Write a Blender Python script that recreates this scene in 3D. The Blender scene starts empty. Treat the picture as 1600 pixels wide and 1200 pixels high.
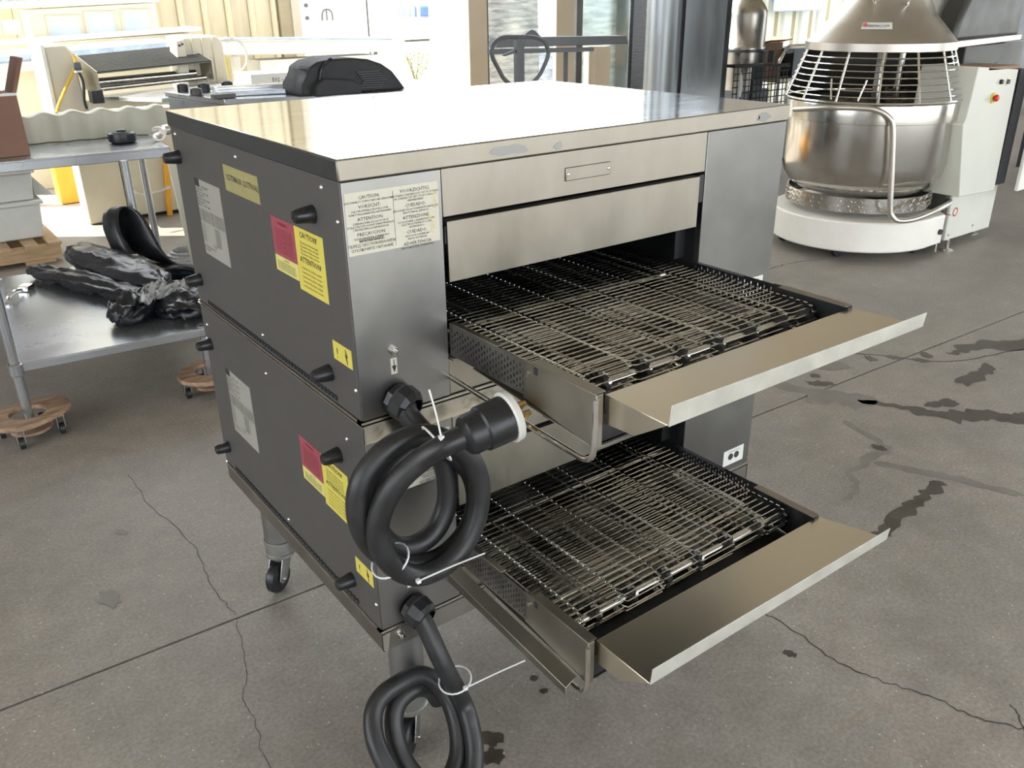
import bpy, bmesh, math, random
from mathutils import Vector, Matrix
random.seed(7)
SC = bpy.context.scene
COL = SC.collection
PI = math.pi
# ------------------------------------------------------------------ camera
cam_d = bpy.data.cameras.new('camera'); cam_d.sensor_width = 36; cam_d.lens = 29.99
cam_d.clip_start = .02; cam_d.clip_end = 300
cam = bpy.data.objects.new('camera', cam_d); COL.objects.link(cam)
R = Matrix(((0.80137112, 0.25425879, -0.54143956), (-0.59805485, 0.3230048, -0.73348367), (-0.01160709, 0.91160319, 0.41090742)))
cam.matrix_world = Matrix.Translation((-0.6545, -1.3917, 1.745)) @ R.to_4x4()
SC.camera = cam
# ------------------------------------------------------------------ world, sun, exposure
SC.view_settings.view_transform = 'Standard'; SC.view_settings.look = 'None'
SC.view_settings.exposure = 0.54; SC.view_settings.gamma = 1.0
SC.view_settings.use_curve_mapping = False
w = bpy.data.worlds.new('sky'); SC.world = w; w.use_nodes = True
bg = w.node_tree.nodes['Background']; bg.inputs['Color'].default_value = (.88, .94, 1.0, 1); bg.inputs['Strength'].default_value = 3.2
sd = bpy.data.lights.new('sun', 'SUN'); sd.energy = 11; sd.angle = .009; sd.color = (1, .93, .8)
so = bpy.data.objects.new('sun', sd); COL.objects.link(so)
so.rotation_euler = Vector((-.55, .42, .9)).to_track_quat('Z', 'Y').to_euler()
def portal(name, loc, rot, sx, sy):
    l = bpy.data.lights.new(name, 'AREA'); l.shape = 'RECTANGLE'; l.size = sx; l.size_y = sy
    l.cycles.is_portal = True
    o = bpy.data.objects.new(name, l); COL.objects.link(o); o.location = loc; o.rotation_euler = rot
portal('portal_back', (7.5, 6.6, 2.2), (-PI/2, 0, 0), 14.8, 4.4)
portal('portal_front', (4, -6.95, 2.2), (PI/2, 0, 0), 15.8, 4.2)

portal('portal_left', (-6.95, -.5, 2.4), (PI/2, 0, -PI/2), 8.8, 3.8)
portal('portal_right', (14.95, -1.5, 2.2), (PI/2, 0, PI/2), 8.8, 4.3)
# ------------------------------------------------------------------ materials
def nt(name):
    m = bpy.data.materials.new(name); m.use_nodes = True
    return m, m.node_tree, m.node_tree.nodes['Principled BSDF']
def ramp(t, fac, c0, c1, p0=.3, p1=.7):
    r = t.nodes.new('ShaderNodeValToRGB'); t.links.new(fac, r.inputs[0])
    r.color_ramp.elements[0].position = p0; r.color_ramp.elements[1].position = p1
    r.color_ramp.elements[0].color = (*c0, 1); r.color_ramp.elements[1].color = (*c1, 1)
    return r.outputs[0]
def noise(t, scale, detail=4, stretch=None, rough=.6):
    tc = t.nodes.new('ShaderNodeTexCoord'); n = t.nodes.new('ShaderNodeTexNoise')
    n.inputs['Scale'].default_value = scale; n.inputs['Detail'].default_value = detail; n.inputs['Roughness'].default_value = rough
    if stretch:
        mp = t.nodes.new('ShaderNodeMapping'); mp.inputs['Scale'].default_value = stretch
        t.links.new(tc.outputs['Object'], mp.inputs[0]); t.links.new(mp.outputs[0], n.inputs['Vector'])
    else: t.links.new(tc.outputs['Object'], n.inputs['Vector'])
    return n.outputs['Fac']
def mat(name, col, rough=.5, metal=0, var=.12, scale=14, stretch=None, bump=0, rvar=.1, col2=None, spec=None, trans=0, emit=None, bscale=None):
    m, t, p = nt(name)
    f = noise(t, scale, 5, stretch)
    c0 = tuple(max(0, c*(1-var)) for c in col); c1 = col2 or tuple(min(1, c*(1+var)) for c in col)
    t.links.new(ramp(t, f, c0, c1), p.inputs['Base Color'])
    rr = ramp(t, f, (max(.02, rough-rvar),)*3, (min(1, rough+rvar),)*3)
    t.links.new(rr, p.inputs['Roughness'])
    p.inputs['Metallic'].default_value = metal
    if spec is not None: p.inputs['Specular IOR Level'].default_value = spec
    if trans: p.inputs['Transmission Weight'].default_value = trans
    if bump:
        b = t.nodes.new('ShaderNodeBump'); b.inputs['Strength'].default_value = bump; b.inputs['Distance'].default_value = .002
        t.links.new(noise(t, bscale or scale*4, 4, stretch), b.inputs['Height']); t.links.new(b.outputs[0], p.inputs['Normal'])
    return m
STEEL = mat('brushed_steel', (.34, .335, .325), .36, 1, .16, 2.2, (1, 1, .8), bump=.03, rvar=.07, bscale=60)
STEELR = mat('scuff_and_panel_steel', (.25, .25, .24), .36, 1, .16, 2.6, (1, 1, 1), rvar=.07)  # darker steel for the right front panel and the scuff patches
STEELH = mat('brushed_steel_horizontal', (.335, .31, .262), .42, 1, .16, 5, (1, 1, .5), bump=.04, rvar=.08, bscale=50)
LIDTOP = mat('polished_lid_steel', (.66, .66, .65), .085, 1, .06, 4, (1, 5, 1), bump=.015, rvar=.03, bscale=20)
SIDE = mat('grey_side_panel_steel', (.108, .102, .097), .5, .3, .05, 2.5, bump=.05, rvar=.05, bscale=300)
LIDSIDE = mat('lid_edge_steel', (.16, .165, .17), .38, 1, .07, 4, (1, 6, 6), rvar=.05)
TRAYM = mat('exit_tray_steel', (.86, .79, .66), .30, 1, .03, 1.5, rvar=.02)
LIPM = mat('aluminium_lip', (.60, .59, .53), .5, .5, .08, 20, (1, 1, 1), rvar=.1, bump=.08)
DARKM = mat('near_black_steel', (.05, .05, .052), .4, .8, .3, 12)  # near-black steel for the right rail, sprockets, baffle and small dark parts
CAV = mat('oven_cavity', (.022, .022, .024), .55, .5, .3, 10)
WIRE = mat('belt_wire_steel', (.80, .76, .69), .2, 1, .35, 30, rvar=.12)
CHROME = mat('shiny_steel', (.72, .70, .66), .16, 1, .08, 20)
BOLT = mat('zinc_bolt', (.62, .60, .56), .28, 1, .1, 20)
BLACKP = mat('black_plastic', (.014, .015, .017), .34, 0, .2, 20)
RUBBER = mat('black_rubber', (.018, .018, .019), .42, 0, .35, 18, bump=.1)
BLACKMAT = mat('matt_black', (.02, .02, .022), .65, 0, .2, 20)
WHITEP = mat('white_plastic', (.70, .70, .66), .45, 0, .03)
TIE = mat('white_nylon', (.75, .76, .74), .35)
PAPER = mat('label_paper', (.60, .58, .48), .6, 0, .04, 20)
PAPER2 = mat('data_label_foil', (.40, .39, .35), .45, .2, .04, 20)
PEEL = mat('yellowed_label', (.62, .57, .38), .6, 0, .2, 60)
TAPE = mat('yellowed_tape', (.36, .32, .14), .5, 0, .12, 40)
YEL = mat('yellow_label', (.70, .60, .11), .5, 0, .04, 20)
YELP = mat('pale_yellow_label', (.72, .66, .22), .5, 0, .04, 20)
RED = mat('red_label', (.36, .07, .095), .5, 0, .06, 20)
INK = mat('printed_ink', (.03, .03, .03), .6, 0, .1, 20)
INKR = mat('dark_red_ink', (.16, .012, .025), .6, 0, .1, 20)
BRASS = mat('brass', (.62, .45, .20), .3, 1, .15, 30)
FRAMEM = mat('stand_frame_steel', (.34, .325, .30), .38, 1, .12, 6)
CASTM = mat('caster_zinc', (.50, .51, .49), .38, 1, .15, 15)
LEGM = mat('grey_leg_tube', (.34, .335, .325), .42, .9, .08, 8)
WOOD = mat('worn_plywood', (.34, .20, .12), .6, 0, .4, 9, (1, 4, 4), bump=.2, col2=(.52, .36, .24))
PINE = mat('pallet_pine', (.50, .34, .19), .7, 0, .25, 6, (1, 6, 6), bump=.3)
CARD = mat('brown_cardboard', (.22, .12, .085), .8, 0, .08, 6, bump=.1)
CARD2 = mat('tan_cardboard', (.34, .22, .15), .8, 0, .08, 6)
TABLE = mat('table_steel', (.50, .52, .54), .26, .85, .08, 2.2, bump=.02, rvar=.06)
PANM = mat('crumb_pan_steel', (.24, .225, .20), .16, 1, .6, 9, rvar=.1)
PERF = mat('perforated_plate_steel', (.26, .25, .235), .4, 1, .1, 8)
TUBM = mat('cream_plastic_tub', (.66, .66, .56), .45, 0, .05, 6)
BAG = mat('black_bin_liner', (.012, .013, .017), .30, 0, .3, 10, bump=1.0, bscale=14)
CLEAR = mat('cloudy_plastic_film', (.55, .56, .55), .2, 0, .2, 40, bump=.8, bscale=60, trans=.35)
CREAM = mat('cream_enamel', (.62, .575, .46), .42, 0, .05, 4)
CREAML = mat('cream_machine_panel', (.70, .66, .52), .45, 0, .06, 3)
WHITEE = mat('white_enamel', (.80, .79, .74), .38, 0, .05, 3)
BLUEW = mat('blue_tinted_window', (.55, .63, .82), .2, 0, .1, 3)
BLUEF = mat('blue_white_film', (.45, .58, .80), .25, .2, .2, 5, bump=.4)
ORANGE = mat('orange_yellow_plastic', (.85, .42, .04), .4, 0, .1, 8)
YCABLE = mat('yellow_cable', (.78, .48, .03), .45)
FENCEM = mat('tan_corrugated_sheet', (.58, .50, .34), .55, .1, .12, 2.0, (3, 3, .6))
FENCED = mat('rib_shadow_and_post_brown', (.34, .28, .17), .6, .1, .15, 3)
WHITEW = mat('white_painted_wall', (.86, .86, .82), .6, 0, .04, 2)
COLM = mat('beige_painted_post', (.50, .43, .33), .5, .0, .05, 3)
GREYP = mat('grey_painted_steel', (.10, .105, .11), .45, .3, .15, 8)
CABM = mat('cabinet_stainless', (.36, .39, .41), .34, .7, .12, 2.2, (3, 3, .7), rvar=.08)
DCAB = mat('dark_steel', (.08, .09, .10), .4, .8, .2, 3)
TANK = mat('tank_stainless', (.46, .43, .38), .3, 1, .15, 3)
BOWL = mat('bowl_stainless', (.60, .58, .54), .17, 1, .08, 3, rvar=.04)
MIXS = mat('mixer_hood_stainless', (.60, .565, .51), .38, 1, .08, 3)
MIXD = mat('mixer_housing_stainless', (.07, .07, .064), .45, .4, .08, 3)
MIXW = mat('mixer_white_paint', (.88, .85, .78), .4, 0, .05, 4)
MIXG = mat('mixer_grey_green_panel', (.68, .68, .60), .4, 0, .03, 4)
REDP = mat('red_button', (.65, .03, .02), .35)
WIREB = mat('black_wire_coating', (.03, .033, .04), .4, .3)
FILM = mat('stretch_wrap_film', (.66, .76, .90), .12, .3, .5, 4, (1, 1, 6), bump=.9, bscale=10)
FILMD = mat('black_wrapped_goods', (.03, .033, .04), .2, .2, .5, 6, (1, 1, 5), bump=.9, bscale=12)
CONTW = mat('pale_corrugated_steel', (.62, .66, .60), .5, .1, .06, 3)
CONTD = mat('khaki_rib', (.34, .30, .17), .6, .1, .1, 4)
BLUEP = mat('pale_blue_panel', (.55, .63, .85), .4, 0, .04, 3)
LEAF = mat('dry_shrub_leaves', (.32, .28, .12), .8, 0, .4, 10)
TARP = mat('blue_tarpaulin', (.10, .18, .55), .4, 0, .2, 4, bump=.5)
TEAL = mat('dark_teal_plastic', (.015, .06, .065), .4)
ROOFM = mat('roof_sheet', (.50, .46, .40), .6, .0, .1, 2)
WALLM = mat('dull_block_wall', (.30, .29, .27), .8, 0, .12, 1.5)

def floor_material(name, base):
    m, t, p = nt(name)
    a = noise(t, 1.1, 8, None, .65); b = noise(t, 7, 6, None, .7); c = noise(t, 90, 4)
    ca = ramp(t, a, tuple(x*.84 for x in base), tuple(x*1.16 for x in base), .3, .7)
    cb = ramp(t, b, (.80, .79, .77), (1.12, 1.12, 1.11), .3, .72)
    cc = ramp(t, c, (.80, .80, .79), (1.16, 1.16, 1.15), .32, .70)
    def mul(x, y):
        n = t.nodes.new('ShaderNodeMix'); n.data_type = 'RGBA'; n.blend_type = 'MULTIPLY'; n.inputs['Factor'].default_value = 1
        t.links.new(x, n.inputs[6]); t.links.new(y, n.inputs[7]); return n.outputs[2]
    v = t.nodes.new('ShaderNodeTexVoronoi'); v.inputs['Scale'].default_value = 34
    tc = t.nodes.new('ShaderNodeTexCoord'); t.links.new(tc.outputs['Object'], v.inputs['Vector'])
    sp = ramp(t, v.outputs['Distance'], (2.1, 2.1, 2.0), (1, 1, 1), .07, .09)
    t.links.new(mul(mul(mul(ca, cb), cc), sp), p.inputs['Base Color'])
    t.links.new(ramp(t, b, (.42,)*3, (.62,)*3), p.inputs['Roughness'])
    p.inputs['Specular IOR Level'].default_value = .4
    bp = t.nodes.new('ShaderNodeBump'); bp.inputs['Strength'].default_value = .25; bp.inputs['Distance'].default_value = .003
    t.links.new(c, bp.inputs['Height']); t.links.new(bp.outputs[0], p.inputs['Normal'])
    return m
FLOORM = floor_material('worn_concrete', (.302, .274, .246))
GROUNDM = floor_material('yard_concrete', (.42, .40, .36))
CRACKM = mat('crack_shadow', (.045, .042, .038), .9, 0, .3, 60)
STAIN = mat('oil_stain', (.068, .056, .043), .38, 0, .35, 14)
STAIN2 = mat('faint_stain', (.20, .185, .16), .5, 0, .2, 9)

# ------------------------------------------------------------------ mesh helpers
class B:
    def __init__(s): s.bm = bmesh.new()
    def box(s, x0, x1, y0, y1, z0, z1, M=None):
        vs = [s.bm.verts.new((x, y, z)) for z in (z0, z1) for y in (y0, y1) for x in (x0, x1)]
        for f in ((0,2,3,1), (4,5,7,6), (0,1,5,4), (2,6,7,3), (0,4,6,2), (1,3,7,5)): s.bm.faces.new([vs[i] for i in f])
        if M: bmesh.ops.transform(s.bm, matrix=M, verts=vs)
        return s
    def hexa(s, b, t):
        vb = [s.bm.verts.new(p) for p in b]; vt = [s.bm.verts.new(p) for p in t]; n = len(b)
        s.bm.faces.new(vb[::-1]); s.bm.faces.new(vt)
        for i in range(n): s.bm.faces.new((vb[i], vb[(i+1) % n], vt[(i+1) % n], vt[i]))
        return s
    def prism(s, pts, d):
        d = Vector(d); return s.hexa([Vector(p) for p in pts], [Vector(p)+d for p in pts])
    def poly(s, pts):
        s.bm.faces.new([s.bm.verts.new(p) for p in pts]); return s
    def cyl(s, p0, p1, r0, r1=None, n=16, caps=True):
        r1 = r0 if r1 is None else r1
        p0 = Vector(p0); p1 = Vector(p1); ax = (p1-p0).normalized()
        u = ax.orthogonal().normalized(); v = ax.cross(u)
        ra = [s.bm.verts.new(p0+(u*math.cos(a)+v*math.sin(a))*r0) for a in [2*PI*i/n for i in range(n)]]
        rb = [s.bm.verts.new(p1+(u*math.cos(a)+v*math.sin(a))*r1) for a in [2*PI*i/n for i in range(n)]]
        for i in range(n): s.bm.faces.new((ra[i], ra[(i+1) % n], rb[(i+1) % n], rb[i]))
        if caps: s.bm.faces.new(ra[::-1]); s.bm.faces.new(rb)
        return s
    def lathe(s, prof, c=(0, 0, 0), ax=(0, 0, 1), n=32, a0=0, a1=2*PI):
        c = Vector(c); ax = Vector(ax).normalized(); u = ax.orthogonal().normalized()
        if abs(ax.z) > .99: u = Vector((1, 0, 0))
        v = ax.cross(u); full = abs(a1-a0) > 2*PI-.01; m = n if full else n+1; rings = []
        for r, h in prof:
            if r < 1e-6: rings.append([s.bm.verts.new(c+ax*h)]*m); continue
            rings.append([s.bm.verts.new(c+ax*h+(u*math.cos(a0+(a1-a0)*i/n)+v*math.sin(a0+(a1-a0)*i/n))*r) for i in range(m)])
        for k in range(len(rings)-1):
            A, Bq = rings[k], rings[k+1]
            for i in range(n):
                j = (i+1) % m if full else i+1
                q = []
                for vv in (A[i], A[j], Bq[j], Bq[i]):
                    if vv not in q: q.append(vv)
                if len(q) > 2: s.bm.faces.new(q)
        return s
    def tube(s, pts, r, n=8, closed=False, flat=None, caps=True):
        pts = [Vector(p) for p in pts]; N = len(pts); rings = []; prev = None
        for i, p in enumerate(pts):
            if closed: t = pts[(i+1) % N]-pts[i-1]
            else: t = pts[min(i+1, N-1)]-pts[max(i-1, 0)]
            t.normalize()
            if prev is None: u = t.orthogonal().normalized()
            else:
                u = prev-t*prev.dot(t); u = u.normalized() if u.length > 1e-6 else t.orthogonal().normalized()
            prev = u; v = t.cross(u); rr = r[i] if isinstance(r, (list, tuple)) else r
            rings.append([s.bm.verts.new(p+(u*math.cos(2*PI*k/n)*(flat or 1)+v*math.sin(2*PI*k/n))*rr) for k in range(n)])
        for i in range(N if closed else N-1):
            A, Bq = rings[i], rings[(i+1) % N]
            for k in range(n): s.bm.faces.new((A[k], A[(k+1) % n], Bq[(k+1) % n], Bq[k]))
        if not closed and caps: s.bm.faces.new(rings[0][::-1]); s.bm.faces.new(rings[-1])
        return s
    def build(s, name, m, parent=None, smooth=True, bevel=0, label=None, solid=0, ang=35):
        bmesh.ops.recalc_face_normals(s.bm, faces=s.bm.faces)
        me = bpy.data.meshes.new(name); s.bm.to_mesh(me); s.bm.free()
        if smooth:
            for f in me.polygons: f.use_smooth = True
            me.set_sharp_from_angle(angle=math.radians(ang))
        me.materials.append(m)
        o = bpy.data.objects.new(name, me); COL.objects.link(o)
        if parent is not None:
            o.parent = parent
            if parent.type == 'EMPTY': o.location = -parent.location
        if solid:
            md = o.modifiers.new('thickness', 'SOLIDIFY'); md.thickness = solid; md.offset = 0
        if bevel:
            md = o.modifiers.new('bevel', 'BEVEL'); md.width = bevel; md.segments = 2; md.limit_method = 'ANGLE'; md.angle_limit = .7
        if label: o['label'] = label
        return o
def link_copy(o, dz=(0, 0, 0), parent=None):
    c = o.copy(); COL.objects.link(c)
    if parent is not None: c.parent = parent
    c.location = Vector(o.location)+Vector(dz); return c
def spline(pts, k=5, closed=False):
    P = [Vector(p) for p in pts]; N = len(P); out = []
    for i in range(N if closed else N-1):
        if closed: a, b, c, d = P[i-1], P[i], P[(i+1) % N], P[(i+2) % N]
        else: a, b, c, d = P[max(i-1, 0)], P[i], P[i+1], P[min(i+2, N-1)]
        for j in range(k):
            t = j/k
            out.append(.5*((2*b)+(c-a)*t+(2*a-5*b+4*c-d)*t*t+(3*b-a-3*c+d)*t**3))
    if not closed: out.append(P[-1])
    return out
def thing(name, label, cat, loc=(0, 0, 0), group=None):
    o = bpy.data.objects.new(name, None); COL.objects.link(o); o.location = loc; o.empty_display_size = .1
    o['label'] = label; o['category'] = cat
    if group: o['group'] = group
    return o
def tag(o, label, cat, group=None, kind=None):
    o['label'] = label; o['category'] = cat
    if group: o['group'] = group
    if kind: o['kind'] = kind
    return o
def struct(o): o['kind'] = 'structure'; return o
def text_mesh(lines, m, parent, origin, ux, uy, name='lettering'):
    """lines: (text, u, v, size, align) laid out in a plane; joined to one flat print."""
    ux = Vector(ux).normalized(); uy = Vector(uy).normalized(); nz = ux.cross(uy)
    bm = bmesh.new()
    for txt, u, v, size, al in lines:
        c = bpy.data.curves.new('t', 'FONT'); c.body = txt; c.size = size; c.align_x = al; c.resolution_u = 1
        o = bpy.data.objects.new('t', c); me = o.to_mesh()
        M = Matrix.Translation(Vector(origin)+ux*u+uy*v) @ Matrix((ux, uy, nz)).transposed().to_4x4()
        me.transform(M); bm.from_mesh(me); o.to_mesh_clear(); bpy.data.objects.remove(o); bpy.data.curves.remove(c)
    me = bpy.data.meshes.new(name); bm.to_mesh(me); bm.free(); me.materials.append(m)
    ob = bpy.data.objects.new(name, me); COL.objects.link(ob); ob.parent = parent
    if parent is not None and parent.type == 'EMPTY': ob.location = -parent.location
    return ob

# ------------------------------------------------------------------ setting
fl = struct(B().box(-7, 15, -7, 7.0, -.2, -.03).build('floor', CRACKM, smooth=False))
jy = lambda x: .83-.034*x
def slab(pts): return B().prism([(x, y, -.03) for x, y in pts], (0, 0, .03)).build('slab', FLOORM, fl, smooth=False)
g = .0055
slab([(-7, -7), (15, -7), (15, jy(15)-g), (-7, jy(-7)-g)])
slab([(-7, jy(-7)+g), (15, jy(15)+g), (15, 5.02), (-7, 5.02)])
slab([(-7, 5.03), (15, 5.03), (15, 7.0), (-7, 7.0)])
def ribbon(name, pts, w, m, parent, z=.0007, jit=.0, k=4, seed=1):
    rnd = random.Random(seed); P = spline([(x, y, z) for x, y in pts], k); L = []; Rr = []
    for i, p in enumerate(P):
        t = (P[min(i+1, len(P)-1)]-P[max(i-1, 0)]).normalized(); n = Vector((-t.y, t.x, 0))
        ww = (w[min(int(i/len(P)*len(w)), len(w)-1)] if isinstance(w, (list, tuple)) else w)
        if i in (0, len(P)-1): ww *= .25
        p = p+n*rnd.uniform(-jit, jit)
        L.append(p+n*ww*rnd.uniform(.6, 1.2)*.5); Rr.append(p-n*ww*rnd.uniform(.6, 1.2)*.5)
    b = B(); vl = [b.bm.verts.new(p) for p in L]; vr = [b.bm.verts.new(p) for p in Rr]
    for i in range(len(P)-1): b.bm.faces.new((vl[i], vl[i+1], vr[i+1], vr[i]))
    return b.build(name, m, parent, smooth=False)
def blob(name, x, y, rx, ry, m, parent, z=.0009, ang=0, seed=1, n=18):
    rnd = random.Random(seed); pts = []
    for i in range(n):
        a = 2*PI*i/n; r = rnd.uniform(.65, 1.15)
        u, v = rx*r*math.cos(a), ry*r*math.sin(a)
        pts.append((x+u*math.cos(ang)-v*math.sin(ang), y+u*math.sin(ang)+v*math.cos(ang), z))
    return B().poly(pts).build(name, m, parent, smooth=False)
K = 1.0739
def fp(pts): return [(-0.6545+(x+0.6545)*K, -1.3917+(y+1.3917)*K) for x, y in pts]
ribbon('crack', fp([(-0.155, 1.748), (-0.153, 1.461), (-0.111, 1.133), (-0.135, 0.875), (-0.122, 0.695)]), .0022, CRACKM, fl, jit=.006, k=8, seed=2)
ribbon('crack', fp([(-.13, .68), (-0.177, 0.474), (-0.231, 0.356), (-0.233, 0.264), (-.26, .12), (-.24, -.1)]), .0018, CRACKM, fl, jit=.005, k=8, seed=3)
ribbon('crack', fp([(1.06, -.1), (1.09, -0.218), (1.101, -0.33), (1.09, -0.482), (1.12, -0.593), (1.172, -0.703), (1.186, -0.794), (1.243, -0.889), (1.3, -.98)]), .0045, CRACKM, fl, jit=.006, k=8, seed=4)
ribbon('crack', fp([(3.6, 1.95), (3.876, 1.924), (4.151, 1.93), (4.381, 1.842)]), .008, CRACKM, fl, jit=.01, k=8, seed=5)
ribbon('crack', fp([(2.7, 1.05), (3.078, 0.719), (3.303, 0.415), (3.759, 0.266), (4.3, .05)]), .008, CRACKM, fl, jit=.006, k=8, seed=6)
ribbon('crack', fp([(1.30, -.83), (1.28, -0.86), (1.21, -0.912), (1.16, -.96)]), .004, CRACKM, fl, jit=.004, k=6, seed=7)
ribbon('stain', fp([(2.44, 0.80), (2.499, 0.566), (2.56, 0.46), (2.62, .36)]), [.10, .16, .2, .14], STAIN2, fl, jit=.02, seed=11)
ribbon('stain', fp([(2.58, 0.43), (2.678, 0.247), (2.735, 0.108), (2.873, 0.016), (2.956, -0.103), (3.1, -.2)]), [.05, .09, .12, .12, .16], STAIN, fl, jit=.015, k=7, seed=12)
ribbon('stain', fp([(3.40, 0.46), (3.487, 0.449), (3.654, 0.405), (3.83, 0.298), (4.1, .2)]), [.05, .10, .17, .2], STAIN, fl, jit=.02, k=6, seed=13)
ribbon('stain', fp([(1.70, -0.215), (1.77, -0.204), (1.938, -0.185), (2.06, -0.174), (2.202, -0.156)]), [.05, .06, .07, .05, .06], STAIN, fl, jit=.01, k=7, seed=14)
ribbon('stain', fp([(2.13, 0.07), (2.20, -0.05), (2.257, -0.16), (2.335, -0.388)]), [.05, .05, .05, .05], STAIN2, fl, jit=.006, k=6, seed=15)
ribbon('stain', fp([(2.36, .35), (2.296, 0.16), (2.25, .1), (2.0, .08), (1.93, 0.0), (1.8, -.02)]), [.04, .05, .03, .03], STAIN2, fl, jit=.015, k=6, seed=16)
for i, (x, y, rx, ry, m) in enumerate([(3.20, .24, .13, .05, STAIN), (3.36, .25, .10, .04, STAIN), (2.60, .64, .035, .07, STAIN), (2.66, .70, .03, .03, STAIN), (2.255, .125, .035, .025, STAIN),
        (1.015, -.384, .022, .014, STAIN), (.198, -.128, .04, .025, STAIN), (.176, -.175, .03, .03, STAIN), (.40, -.085, .014, .012, STAIN), (.408, -.034, .014, .012, STAIN),
        (2.83, .72, .06, .10, STAIN2), (3.05, .66, .05, .03, STAIN), (3.15, .60, .04, .03, STAIN), (3.22, .50, .05, .025, STAIN), (2.93, .86, .04, .02, STAIN), (2.80, .20, .05, .03, STAIN), (2.86, .17, .05, .04, STAIN),
        (2.42, .56, .05, .02, STAIN2), (3.3, .52, .05, .03, STAIN), (2.42, .95, .03, .02, STAIN2), (-.40, 1.0, .06, .03, STAIN2), (-.28, 1.35, .03, .015, STAIN2), (.52, .0, .05, .03, STAIN2)]):
    (x, y), = fp([(x, y)]); blob('stain', x, y, rx, ry, m, fl, seed=20+i, ang=.4*i, z=.0009+.00003*i)
ground = struct(B().box(-60, 80, 7.0, 90, -.2, -.004).build('floor_yard', GROUNDM, smooth=False))
ground2 = struct(B().box(-60, 80, -60, -7.0, -.2, -.004).build('floor_yard_front', GROUNDM, smooth=False))
# roof with ribs, walls with open bays
struct(B().box(-7.1, 15.2, -7.2, 6.5, 4.4, 4.5).build('ceiling', ROOFM, smooth=False))
struct(B().box(-7.2, -7.0, -7.0, -5, 0, 4.4).box(-7.2, -7.0, 4, 6.5, 0, 4.4).box(-7.2, -7.0, -5, 4, 0, .8).build('wall_left', WALLM, smooth=False))
struct(B().box(15.0, 15.2, 3.0, 6.5, 0, 4.4).box(15.0, 15.2, -7, -6, 0, 4.4).build('wall_right', WALLM, smooth=False))
struct(B().box(-7.0, .1, 6.5, 6.7, 0, 4.4).build('wall_back_light_block', WALLM, smooth=False))  # unseen wall section added to keep light off the floor at left
struct(B().box(8.6, 15.0, 6.5, 6.7, 2.0, 4.4).build('wall_back_for_reflection', ROOFM, smooth=False))  # unseen upper wall added to grey the right of the lid's reflection
struct(B().box(-60, -7.2, -7.0, 7.0, -.2, -.004).build('floor_yard_left', GROUNDM, smooth=False))
struct(B().box(15.0, 80, -7.0, 7.0, -.2, -.004).build('floor_yard_right', GROUNDM, smooth=False))
struct(B().box(-7.0, -4.0, -7.2, -7.0, 0, 4.4).box(12.0, 15.0, -7.2, -7.0, 0, 4.4).build('wall_front', WALLM, smooth=False))

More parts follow.
